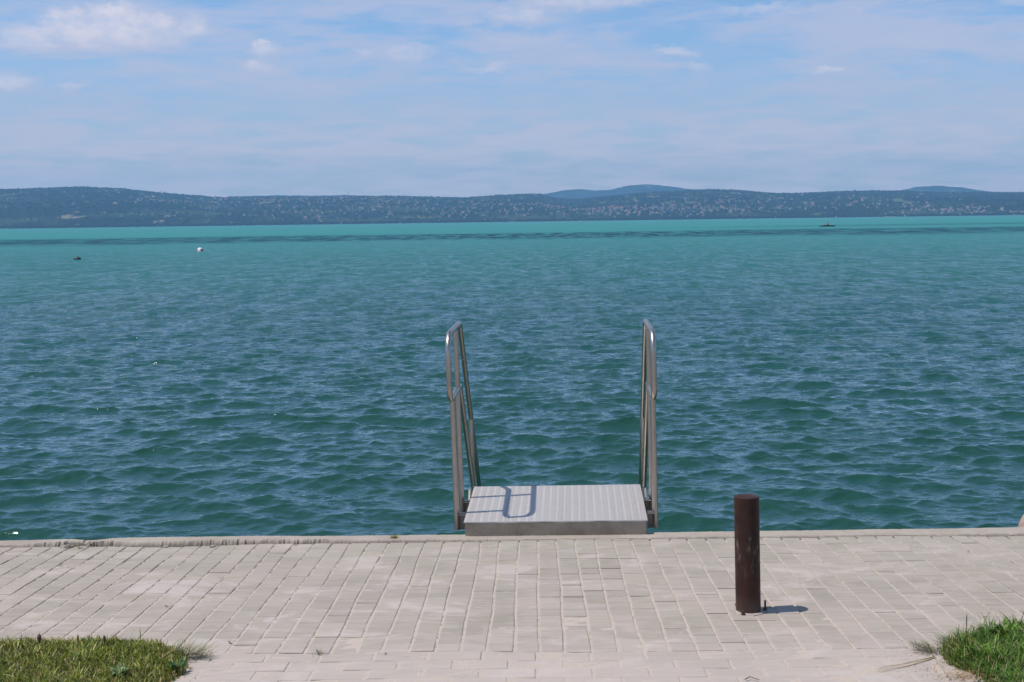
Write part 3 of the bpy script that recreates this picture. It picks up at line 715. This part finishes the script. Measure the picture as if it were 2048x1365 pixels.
# grit in joints and sand drift beside the right lawn
def grit(n, seed):
    g = np.random.default_rng(seed); pts = []
    for i in range(n):
        if g.random() < .55:
            k = g.integers(-32, 30); y = g.uniform(4.9, 6.9); pts.append((JX+k*UW+wob(0, y, k)+g.normal(0, .0022), y, g.uniform(.0008, .0024), -.0035 if y > 5.6 else -.001))
        elif g.random() < .6: pts.append((1.62-abs(g.normal(0, .13)), g.uniform(4.2, 4.83), g.uniform(.0006, .0020), 0.0))
        else: pts.append((g.uniform(-3, 3), g.uniform(4.4, 6.9), g.uniform(.0006, .0017), .0))
    P = np.array(pts); n = len(P); o6 = np.array([(1, 0, 0), (-1, 0, 0), (0, 1, 0), (0, -1, 0), (0, 0, 1), (0, 0, -1)], float)
    V = np.stack([P[:, 0], P[:, 1], (EDGE_Y-P[:, 1])*SL+P[:, 3]+P[:, 2]*.4+und(P[:, 0], P[:, 1])], 1)[:, None, :]+o6[None]*P[:, 2][:, None, None]*g.uniform(.6, 1.3, (n, 6, 1))
    t8 = np.array([(4, 0, 2), (4, 2, 1), (4, 1, 3), (4, 3, 0), (5, 2, 0), (5, 1, 2), (5, 3, 1), (5, 0, 3)])
    F = (np.arange(n)*6)[:, None, None]+t8[None]
    o = fast_mesh('grit', V.reshape(-1, 3), F.reshape(-1, 3), M['gritm']); vcol(o, 'tone', np.repeat(np.array([(.62, .56, .48), (.30, .24, .19), (.75, .72, .68), (.45, .36, .28)])[g.integers(0, 4, n)], 6, 0))
    tag(o, 'scattered grit and sand grains in the joints of the pavement', 'grit', kind='stuff')
mg, tg_, bg_, cg = newmat('gritm'); setin(tg_, bg_, Base_Color=tg_.node('ShaderNodeAttribute', attribute_name='tone').outputs['Color'], Roughness=.8); M['gritm'] = mg
grit(4200, 5)
# dry reddish thatch on the near rim of the right lawn
for (px, py, s) in ((1925, 1358, 9),):
    p = at_pave(px, py); tag(tuft('dry_grass', (p[0], p[1], p[2]+.004), 150, .035, .0011, .045, [(.42, .27, .14), (.34, .20, .10), (.50, .38, .22)], s, (.9, 1.5)), 'reddish dry matted grass at the near rim of the right lawn', 'dry grass', kind='stuff')

# ------------------------------------------------------------------ buoys
M['red'] = simple('buoy_red', (.55, .045, .03), (.45, .04, .03), .4, 0, 5); M['white'] = simple('buoy_white', (.80, .78, .76), (.7, .68, .65), .4, 0, 5)
M['black'] = simple('buoy_black', (.012, .020, .028), (.02, .03, .04), .5, 0, 5)
def prof_sphere(r, zs=1.0, n=9, a0=-pi/2): return [(max(.001, r*cos(a0+(pi/2-a0)*i/n)), r*zs*sin(a0+(pi/2-a0)*i/n)) for i in range(n+1)]
p = at_z(400, 502.5, WZ); b1 = empty('buoy', (p[0], p[1], WZ-.02)); tag(b1, 'red and white round buoy floating on the lake left of centre', 'buoy')
MB().lathe(prof_sphere(.32, 1.0, 12), 28).build('float', M['red'], b1, smooth=True)
MB().lathe([(.255, .200), (.262, .205), (.20, .272), (.12, .315), (.05, .335), (.001, .34)], 28).build('top_cap', M['white'], b1, smooth=True)
for k in (0, 1):    # white vertical panels on the red float
    pv = MB(); a = -pi/2+.0+k*pi; vs = []; n = 8
    for i in range(n+1):
        e_ = -.5+1.3*i/n
        for j in range(7):
            b = a+(j/6-.5)*.95; vs.append((.325*cos(e_)*cos(b), .325*cos(e_)*sin(b), .325*sin(e_)))
    pv.add(vs, [(i*7+j, i*7+j+1, (i+1)*7+j+1, (i+1)*7+j) for i in range(n) for j in range(6)])
    pv.build('white_panel', M['white'], b1, smooth=True)
p = at_z(155, 519.5, WZ); b2 = empty('buoy', (p[0], p[1], WZ+.02)); tag(b2, 'small dark low buoy floating on the lake at the far left', 'buoy')
MB().lathe([(.10, -.14), (.22, -.08), (.265, 0), (.255, .07), (.20, .13), (.12, .165), (.001, .17)], 28).build('float', M['black'], b2, smooth=True)
MB().lathe([(.045, .16), (.045, .205), (.03, .215), (.001, .217)], 14).build('eye', M['black'], b2, smooth=True)

# ------------------------------------------------------------------ kayak with its paddler
M['hull'] = simple('dark_hull', (.006, .016, .022), (.004, .010, .014), .4, 0, 4); M['skin'] = simple('skin', (.55, .33, .25), (.50, .29, .21), .6, 0, 5)
M['shirt'] = simple('red_shirt', (.42, .06, .05), (.34, .045, .04), .8, 0, 6); M['hair'] = simple('dark_hair', (.02, .014, .012), (.03, .02, .016), .8, 0, 30)
M['shorts'] = simple('dark_shorts', (.02, .022, .03), (.03, .03, .04), .8, 0, 6)
p = at_z(1655, 453.5, WZ); KX, KY = p[0], p[1]
kay = empty('kayak', (KX, KY, WZ), radians(4)); tag(kay, 'long low dark kayak on the open lake at the right', 'kayak')
secs = []
N_ = 26; kv = []; kf = []; KL = 2.0
for i in range(N_+1):
    t = -1+2*i/N_; wdt = .40*(1-abs(t)**3)+.03; dk_ = .28-.08*abs(t)**3; kl = -.12*(1-t*t)-.0
    for (a, b) in ((-1, .8), (-.95, .3), (-.55, 0.0), (0, -.15), (.55, 0.0), (.95, .3), (1, .8)):
        kv.append((t*KL, a*wdt, kl+(dk_-kl)*max(0, b+.15)/.95))
    kv.append((t*KL, wdt*.55, dk_+.04)); kv.append((t*KL, -wdt*.55, dk_+.04))
for i in range(N_):
    for j in range(9):
        k2 = (j+1) % 9
        if 8 <= i <= 16 and j == 7: continue
        kf.append((i*9+j, i*9+k2, (i+1)*9+k2, (i+1)*9+j))
kf += [tuple(range(8, -1, -1)), tuple(N_*9+k for k in range(9))]
mesh('hull', kv, kf, M['hull'], kay, True)
cm = MB(); ov = [(-.15+.55*cos(2*pi*k/24), .25*sin(2*pi*k/24), .215) for k in range(25)]; cm.tube(ov, .03, 8, False); cm.build('cockpit_rim', M['hull'], kay, smooth=True)
MB().box((-.1, 0, .06), (1.0, .40, .04), 0, .01).build('floor', M['hull'], kay)
bag = MB(); bag.lathe([(.10, 0), (.16, .03), (.17, .10), (.14, .19), (.06, .23), (.001, .235)], 16); bo_ = bag.build('dry_bag', M['hull'], None, True, (KX-.62, KY-.04, WZ+.30)); tag(bo_, 'dark rolled bag lying on the deck in front of the paddler', 'bag')
# the paddler: one skinned body, seated facing left
def skin_body(name, verts, edges, radii, mat, parent):
    me = bpy.data.meshes.new(name); me.from_pydata(verts, edges, []); me.materials.append(mat); o = bpy.data.objects.new(name, me); COL.objects.link(o); o.parent = parent
    sm = o.modifiers.new('skin', 'SKIN'); sm.use_smooth_shade = True
    if not me.skin_vertices: 
        bpy.context.view_layer.objects.active = o
    lay = me.skin_vertices[0] if me.skin_vertices else None
    for i, r in enumerate(radii): lay.data[i].radius = (r, r) if not isinstance(r, tuple) else r
    lay.data[0].use_root = True
    sb = o.modifiers.new('sub', 'SUBSURF'); sb.levels = 1; sb.render_levels = 1
    return o
per = empty('person', (KX+.10, KY, WZ+.24), radians(4)); per.scale = (1.12, 1.12, 1.12); tag(per, 'person in a red top paddling the dark kayak, knees up, facing left', 'person')
V_ = [(0, 0, 0), (.03, 0, .22), (.02, 0, .42), (-.01, 0, .52), (-.02, 0, .56), (-.04, 0, .67), (-.05, 0, .76),
      (-.02, .17, .46), (-.12, .22, .28), (-.34, .17, .26), (-.42, .15, .27), (-.02, -.17, .46), (-.12, -.22, .28), (-.34, -.17, .26), (-.42, -.15, .27),
      (-.05, .10, .0), (-.42, .14, .22), (-.74, .10, .0), (-.85, .10, .06), (-.05, -.10, .0), (-.42, -.14, .22), (-.74, -.10, .0), (-.85, -.10, .06)]
E_ = [(0, 1), (1, 2), (2, 3), (3, 4), (4, 5), (5, 6), (2, 7), (7, 8), (8, 9), (9, 10), (2, 11), (11, 12), (12, 13), (13, 14), (0, 15), (15, 16), (16, 17), (17, 18), (0, 19), (19, 20), (20, 21), (21, 22)]
R_ = [.13, .13, .14, .06, .055, .095, .06, .055, .045, .035, .04, .055, .045, .035, .04, .085, .06, .045, .035, .085, .06, .045, .035]
try:
    body = skin_body('body', V_, E_, R_, M['skin'], per)
except Exception as e:
    print('skin failed', e)
MB().lathe([(.15, .06), (.155, .20), (.175, .38), (.165, .46), (.09, .515), (.06, .53)], 20, (.02, 0, 0)).build('shirt', M['shirt'], per, smooth=True)
for s in (-1, 1):
    MB().tube([(-.01, s*.14, .46), (-.05, s*.20, .38), (-.11, s*.222, .29)], [.07, .065, .058], 10).build('sleeve', M['shirt'], per, smooth=True)
MB().lathe([(.17, -.06), (.18, .02), (.165, .09), (.15, .10)], 20, (.01, 0, 0)).build('shorts', M['shorts'], per, smooth=True)
MB().lathe([(.095, .655), (.112, .70), (.105, .76), (.07, .80), (.001, .815)], 16, (-.025, 0, 0)).build('hair', M['hair'], per, smooth=True)
pd = empty('paddle', (KX-.32, KY-.02, WZ+.43), radians(80)); tag(pd, 'thin dark double paddle held across the kayak by the paddler', 'paddle')
MB().tube([(-.75, 0, -.10), (.75, 0, .08)], .014, 8).build('shaft', M['hull'], pd)
for s in (-1, 1):
    MB().lathe([(.015, -.16), (.07, -.09), (.08, .02), (.06, .12), (.01, .17)], 10).build('blade', M['hull'], pd, True, (s*.86, 0, -.01+s*.10)).rotation_euler = (0, pi/2, 0)
    
# ------------------------------------------------------------------ hills across the lake
RID = [(-900, 395), (-500, 388), (-200, 392), (0, 386), (80, 382), (170, 378.5), (250, 381), (310, 387), (370, 392), (445, 398), (520, 396), (660, 395), (700, 394), (790, 392.5), (850, 394), (930, 396), (1000, 392), (1045, 390), (1080, 391), (1105, 396), (1130, 400), (1165, 400), (1200, 395), (1290, 386), (1340, 383.5), (1420, 380), (1470, 381), (1510, 384.5), (1555, 388.5), (1600, 388), (1700, 385), (1800, 385), (1850, 387), (1900, 389), (1960, 388), (2048, 389), (2300, 392), (2700, 386), (3000, 395)]
rx = np.array([a for a, b in RID], float); ry = np.array([b for a, b in RID], float)
SH0, RIDG = 5000.0, 7600.0
def terr_noise(x, y):
    return (np.sin(x/310+1.3)*np.sin(y/270+.4)+.6*np.sin(x/140+2*np.sin(y/400))*np.sin(y/150+1)+.35*np.sin(x/67+1)*np.cos(y/75))
def hill_z(px, t):
    """px image column (array), t 0 shore..1 ridge"""
    y = np.interp(px, rx, ry); H_ = (442.4-.0135*(px-CX)-y)/FPX*RIDG+CAM[2]
    g = np.where(t <= 1, .04*np.minimum(t*14, 1)+.96*(np.clip(t, 0, 1)**1.05*(1.6-.6*np.clip(t, 0, 1)**1.4)), 1-.5*(t-1))
    a = YAW+np.arctan((px-CX)/FPX); R_ = SH0+(RIDG-SH0)*t; x, yv = R_*np.sin(a), R_*np.cos(a)
    und_ = terr_noise(x, yv)*8*np.clip(t*4, 0, 1)*np.clip((1-t)*3, 0, 1)
    return x, yv, np.where(t <= 0, -1.2, H_*g*.985+und_)
pc = np.linspace(-900, 3000, 1300); tt = np.concatenate([[-.01, 0.0], np.linspace(.004, 1.0, 90), [1.1, 1.5]])
PC, TT = np.meshgrid(pc, tt, indexing='ij'); hx, hy, hz = hill_z(PC, TT)
hz = hz+rng.normal(0, 1.5, hz.shape)*(TT > .01)
def mat_hill():
    m, t, b, co = newmat('hillside')
    n1 = t.noise(co, .0030, 5, .6, .5); n2 = t.noise(t.scalev(co, (1, .5, 1)), .009, 4, .55); n3 = t.noise(co, .045, 5, .7); n4 = t.noise(co, .0016, 3, .5)
    c = t.mix(t.rng(n3, .35, .65), (.008, .017, .012), (.015, .026, .017))
    c = t.mix(t.rng(n1, .50, .60, 0, .5), c, (.07, .10, .045))
    c = t.mix(t.rng(n2, .645, .665, 0, .9), c, (.26, .22, .13))
    c = t.mix(t.rng(n2, .36, .335, 0, .8), c, (.12, .17, .06))
    setin(t, b, Base_Color=c, Roughness=1.0); b.inputs['Specular IOR Level'].default_value = 0; bump(t, b, n3, 1.0, 12); return m
M['hill'] = mat_hill()
ho = fast_mesh('hills', np.stack([hx, hy, hz], -1).reshape(-1, 3), gridfaces(len(pc), len(tt)), M['hill'], True); tag(ho, kind='structure')
def far_range(pts, dist, depth):
    x = np.array([p[0] for p in pts], float); y = np.array([p[1] for p in pts], float); q = np.linspace(x[0], x[-1], 220); yy = np.interp(q, x, y)
    yy = yy+np.sin(q/7)*.25+np.sin(q/3.1)*.15; rows_ = []
    a = YAW+np.arctan((q-CX)/FPX); Hh = (442.4-.0135*(q-CX)-yy)/FPX*dist
    for (dr, k) in ((-1, .0), (-.6, .45), (-.25, .85), (0, 1), (.4, .8), (1, .0)):
        R_ = dist+dr*depth; rows_.append(np.stack([R_*np.sin(a), R_*np.cos(a), Hh*k-1*(k == 0)], 1))
    o = fast_mesh('hills', np.stack(rows_, 1).reshape(-1, 3), gridfaces(220, 6), M['hill'], True); tag(o, kind='structure')
far_range([(1000, 412), (1060, 398), (1092, 388), (1130, 381), (1160, 378), (1190, 381), (1222, 380.5), (1250, 373), (1290, 369), (1330, 372), (1375, 378), (1450, 386), (1550, 400)], 11100, 900)
far_range([(1700, 405), (1770, 389), (1800, 383), (1830, 377), (1870, 374.5), (1920, 378), (1975, 386), (2020, 390), (2100, 400)], 11000, 900)
far_range([(350, 402), (430, 398), (480, 394), (560, 391.5), (640, 392), (700, 390.5), (780, 393), (860, 400)], 9800, 600)
# woodland canopy over the slopes: one mass
def woods(n, seed):
    g = np.random.default_rng(seed); px = g.uniform(-500, 2600, n); t = g.random(n)**.8; 
    k = g.random(n); t = np.where(k < .22, .985+.02*g.random(n), t); t = np.where((k > .22) & (k < .40), .003+.012*g.random(n), t)
    x, y, z = hill_z(px, t); s = g.uniform(4, 8, n)*np.where(t > .97, .75, 1); s = np.where(t < .02, s*1.15, s)
    import bmesh
    bm = bmesh.new(); bmesh.ops.create_icosphere(bm, subdivisions=1, radius=1); ico = np.array([v.co[:] for v in bm.verts]); fc = np.array([[v.index for v in f.verts] for f in bm.faces]); bm.free()
    V = np.stack([x, y, z+s*.12], 1)[:, None]+ico[None]*s[:, None, None]*np.array([1.1, 1.1, .8])*g.uniform(.7, 1.3, (n, len(ico), 1))
    F = (np.arange(n)*len(ico))[:, None, None]+fc[None]
    o = fast_mesh('woodland', V.reshape(-1, 3), F.reshape(-1, 3), M['wood']); vcol(o, 'tone', np.repeat(np.array([(.010, .020, .013), (.008, .016, .011), (.013, .024, .014)])[g.integers(0, 3, n)], len(ico), 0))
    tag(o, 'dense woods covering the hillsides across the lake', 'woodland', kind='stuff')
mw, tw, bw, cw = newmat('canopy'); setin(tw, bw, Base_Color=tw.node('ShaderNodeAttribute', attribute_name='tone').outputs['Color'], Roughness=1.0); bw.inputs['Specular IOR Level'].default_value = 0; M['wood'] = mw
woods(11000, 8)
# houses: walls and pitched roof; the 290 largest as things, the rest of the town as one mass
WALLS = {'white': (.78, .76, .72), 'cream': (.62, .55, .42), 'grey': (.45, .44, .42)}
ROOFS = {'red': (.30, .12, .085), 'brown': (.16, .11, .09), 'orange': (.38, .22, .15)}
HM = {k: simple('wall_'+k, v, None, .9, 0, .3) for k, v in WALLS.items()}; RM = {k: simple('roof_'+k, v, None, .9, 0, .3) for k, v in ROOFS.items()}
def house_geo(w_, d_, h_, rh):
    v = [(-w_/2, -d_/2, -6), (w_/2, -d_/2, -6), (w_/2, d_/2, -6), (-w_/2, d_/2, -6), (-w_/2, -d_/2, h_), (w_/2, -d_/2, h_), (w_/2, d_/2, h_), (-w_/2, d_/2, h_), (-w_/2, 0, h_+rh), (w_/2, 0, h_+rh)]
    f = [(0, 1, 5, 4), (2, 3, 7, 6), (1, 2, 6, 9, 5), (3, 0, 4, 8, 7)]
    e = .8; rv = [(-w_/2-e, -d_/2-e, h_-.5), (w_/2+e, -d_/2-e, h_-.5), (w_/2+e, 0, h_+rh+.15), (-w_/2-e, 0, h_+rh+.15), (w_/2+e, d_/2+e, h_-.5), (-w_/2-e, d_/2+e, h_-.5)]
    rf = [(0, 1, 2, 3), (3, 2, 4, 5), (0, 3, 5), (1, 4, 2)]
    return v, f, rv, rf
HMESH = {}
for wk in WALLS:
    for rk_ in ROOFS:
        v, f, rv, rf = house_geo(11, 9, 5.2, 3.6); b = MB(); b.add(v, f, 0); b.add(rv, rf, 1)
        me = bpy.data.meshes.new('house'); me.from_pydata(b.v, [], b.f); me.materials.append(HM[wk]); me.materials.append(RM[rk_]); me.polygons.foreach_set('material_index', b.mi); me.update(); HMESH[(wk, rk_)] = me
def sample_town(n, seed):
    g = np.random.default_rng(seed); out = []
    CLS = [(470, 45, .60, .25, 6), (600, 90, .45, .26, 12), (730, 80, .42, .26, 12), (850, 90, .33, .22, 9), (990, 80, .30, .22, 8), (1080, 45, .28, .2, 5), (1230, 60, .16, .10, 12), (1320, 70, .22, .15, 10), (1430, 60, .24, .14, 7), (1510, 60, .30, .18, 4), (1650, 80, .30, .12, 4), (1760, 60, .22, .12, 3), (1900, 60, .10, .05, 5), (380, 60, .32, .18, 2), (310, 30, .42, .05, 2), (150, 110, .50, .18, 1.3), (40, 40, .55, .2, 1.2), (250, 90, .30, .12, .7), (2100, 100, .15, .1, 2), (-150, 120, .3, .2, 2)]
    wts = np.array([c[4] for c in CLS], float); wts /= wts.sum()
    while len(out) < n:
        c = CLS[g.choice(len(CLS), p=wts)]; px = g.normal(c[0], c[1]); t = g.normal(c[2], c[3]*.75)
        if .012 < t < .93: out.append((px, t))
    return np.array(out)
town = sample_town(1050, 77); hxs, hys, hzs = hill_z(town[:, 0], town[:, 1]); order = np.argsort(np.hypot(hxs, hys)+np.where((town[:, 0] < 0) | (town[:, 0] > 2048), 9e5, 0))
combos = list(HMESH); cnt = {}
wts = [('white', 'red'), ('white', 'brown'), ('white', 'orange'), ('cream', 'red'), ('cream', 'orange'), ('cream', 'brown'), ('grey', 'red'), ('grey', 'brown'), ('white', 'red'), ('cream', 'orange')]
step = list(order[:290])
for i in step:
    wk, rk_ = rnd.choice(wts); s = rnd.uniform(.42, .85)
    o = bpy.data.objects.new('house', HMESH[(wk, rk_)]); COL.objects.link(o)
    o.location = (hxs[i], hys[i], hzs[i]+2.5); o.rotation_euler = (0, 0, rnd.choice([0, pi/2, rnd.uniform(0, 3)])); o.scale = (s*rnd.uniform(.9, 1.5), s, s)
    tag(o, 'small %s walled house with a %s pitched roof among trees on the far shore' % (wk, rk_), 'house', '%s walled %s roofed houses on the far hillside' % (wk, rk_))
tv = []; tf = []; tm = []
for i in order[290:]:
    wk = rnd.choice([0, 0, 1, 2]); rk_ = rnd.choice([3, 3, 4, 5]); s = rnd.uniform(.38, .8); v, f, rv, rf = house_geo(11*s*rnd.uniform(.9, 1.5), 9*s, 5.2*s, 3.6*s); a = rnd.choice([0, pi/2, rnd.uniform(0, 3)])
    for (vv, ff, mi) in ((v, f, wk), (rv, rf, rk_)):
        b = len(tv); tv += [(hxs[i]+x*cos(a)-y*sin(a), hys[i]+x*sin(a)+y*cos(a), hzs[i]+2.5+z) for x, y, z in vv]; tf += [tuple(q+b for q in k) for k in ff]; tm += [mi]*len(ff)
to = mesh('houses', tv, tf, [HM['white'], HM['cream'], HM['grey'], RM['red'], RM['brown'], RM['orange']]); to.data.polygons.foreach_set('material_index', tm)
tag(to, 'rest of the town spread over the hillsides across the lake', 'houses', kind='stuff')
# hotel tower, masts
hx_, hy_, hz_ = [float(v) for v in hill_z(np.array([1120.]), np.array([.03]))[0:3]]
ht = empty('hotel', (hx_, hy_, 0)); tag(ht, 'tall pale tower block on the far shore, standing out right of centre', 'building')
MB().box((0, 0, 19), (16, 22, 38)).build('wall', HM['grey'], ht)
for lv_ in range(10): MB().box((0, -11.2, 4+lv_*3.4), (14.5, .5, 1.3)).build('window_band', M['glass'] if 'glass' in M else M.setdefault('glass', simple('dark_glass', (.08, .10, .12), None, .3, 0, 1)), ht)
MB().box((0, 0, 39), (7, 9, 3)).build('roof_hut', HM['white'], ht)
def mast(px, top, h, lb):
    x, y, z = [float(v) for v in hill_z(np.array([float(px)]), np.array([.99]))[0:3]]
    o = empty('radio_mast', (x, y, z-4)); tag(o, lb, 'mast'); H2 = h+4; m_ = MB()
    for (a, b) in ((-1, -1), (1, -1), (1, 1), (-1, 1)): m_.tube([(a*2.2, b*2.2, 0), (a*.5, b*.5, H2)], .35, 5)
    for k in range(8):
        z0 = H2*k/8; z1 = H2*(k+1)/8; r0 = 2.2-1.7*k/8; r1 = 2.2-1.7*(k+1)/8
        for q in range(4):
            c4 = ((-1, -1), (1, -1), (1, 1), (-1, 1)); a = c4[q]; b = c4[(q+1) % 4]; m_.tube([(a[0]*r0, a[1]*r0, z0), (b[0]*r1, b[1]*r1, z1)], .2, 4)
    m_.build('lattice', M['mast'], o); MB().tube([(0, 0, H2), (0, 0, H2+6)], .3, 5).build('antenna', M['mast'], o)
M['mast'] = simple('mast_grey', (.30, .28, .28), None, .7, .3, 1)
mast(703, 0, 30, 'thin radio mast on the far ridge left of centre'); mast(330, 0, 20, 'faint thin mast on the far ridge at the left')
# sailing boats
M['sail'] = simple('sail_cloth', (.85, .84, .82), (.8, .8, .8), .7, 0, 1)
def boat(px, dist, h, lb, rz=0, sails=True):
    x, y = azel(px, dist); o = empty('sailing_boat', (x, y, WZ), rz); tag(o, lb, 'sailing boat', 'boats near the far shore')
    L_ = h*.42; kv = []; kf = []; n = 10
    for i in range(n+1):
        t = -1+2*i/n; wd = L_*.17*(1-max(0, t)**2)*(1 if t > -.9 else .8)
        for (a, b) in ((-1, 1), (-.7, .1), (0, -.2), (.7, .1), (1, 1)): kv.append((t*L_, a*wd, L_*.14*b+L_*.04*t*(t > 0)))
    for i in range(n):
        for j in range(5): k2 = (j+1) % 5; kf.append((i*5+j, i*5+k2, (i+1)*5+k2, (i+1)*5+j))
    kf += [(4, 3, 2, 1, 0), tuple(n*5+k for k in range(5))]
    mesh('hull', kv, kf, M['white'], o)
    MB().tube([(L_*.1, 0, 0), (L_*.1, 0, h)], h*.012, 6).build('mast', M['mast'], o)
    if sails:
        def sail(name, P, bulge):
            P = [Vector(p) for p in P]; v = []; f = []; n = 5
            for i in range(n+1):
                for j in range(n+1-i):
                    a, b = i/n, j/n; c_ = 1-a-b; p = P[0]*c_+P[1]*a+P[2]*b; p.y += bulge*27*a*b*c_ if True else 0; v.append(p)
            idx = {}; q = 0
            for i in range(n+1):
                for j in range(n+1-i): idx[(i, j)] = q; q += 1
            for i in range(n):
                for j in range(n-i):
                    f.append((idx[(i, j)], idx[(i+1, j)], idx[(i, j+1)]))
                    if j < n-i-1: f.append((idx[(i+1, j)], idx[(i+1, j+1)], idx[(i, j+1)]))
            mesh(name, v, f, M['sail'], o, True)
        sail('mainsail', [(L_*.08, 0, h*.14), (-L_*.75, 0, h*.15), (L_*.09, 0, h*.97)], h*.03)
        sail('jib', [(L_*.9, 0, h*.10), (L_*.14, 0, h*.13), (L_*.12, 0, h*.82)], h*.025)
boat(687, 3600, 8.5, 'small white sailing boat on the open water below the radio mast', .3)
boat(1809, 3900, 9.5, 'white sailing boat with full sails before the right part of the far shore', .2)
boat(322, 4300, 5.5, 'tiny white sailing boat before the left part of the far shore', .4)
boat(804, 4500, 5, 'tiny pale sailing boat under the middle of the town', 2.9)
boat(1161, 4400, 5.5, 'tiny pale sailing boat just right of the tower block', .4)
boat(1552, 4400, 6, 'tiny white sailing boat left of the kayak, close to the far shore', .2)
boat(1673, 4300, 6.5, 'tiny white sailing boat just right above the kayak', 2.8)
boat(2027, 4200, 9.5, 'pale sailing boat at the far right end of the shore', .5)

# ------------------------------------------------------------------ haze: the air over the lake
HZ = 1.0e-4*1.12
hm = bpy.data.materials.new('haze_air'); hm.use_nodes = True; t = NT(hm.node_tree); t.n.clear()
pvn = t.node('ShaderNodeVolumePrincipled', {'Color': (.28, .62, 1.0, 1), 'Density': HZ, 'Anisotropy': .0})
t.l.new(pvn.outputs[0], t.node('ShaderNodeOutputMaterial').inputs['Volume'])
hb = MB().box((0, 4850, 250), (22000, 14700, 504.4)); ho_ = hb.build('haze', hm); tag(ho_, 'pale blue summer haze over the lake', 'haze', kind='stuff')
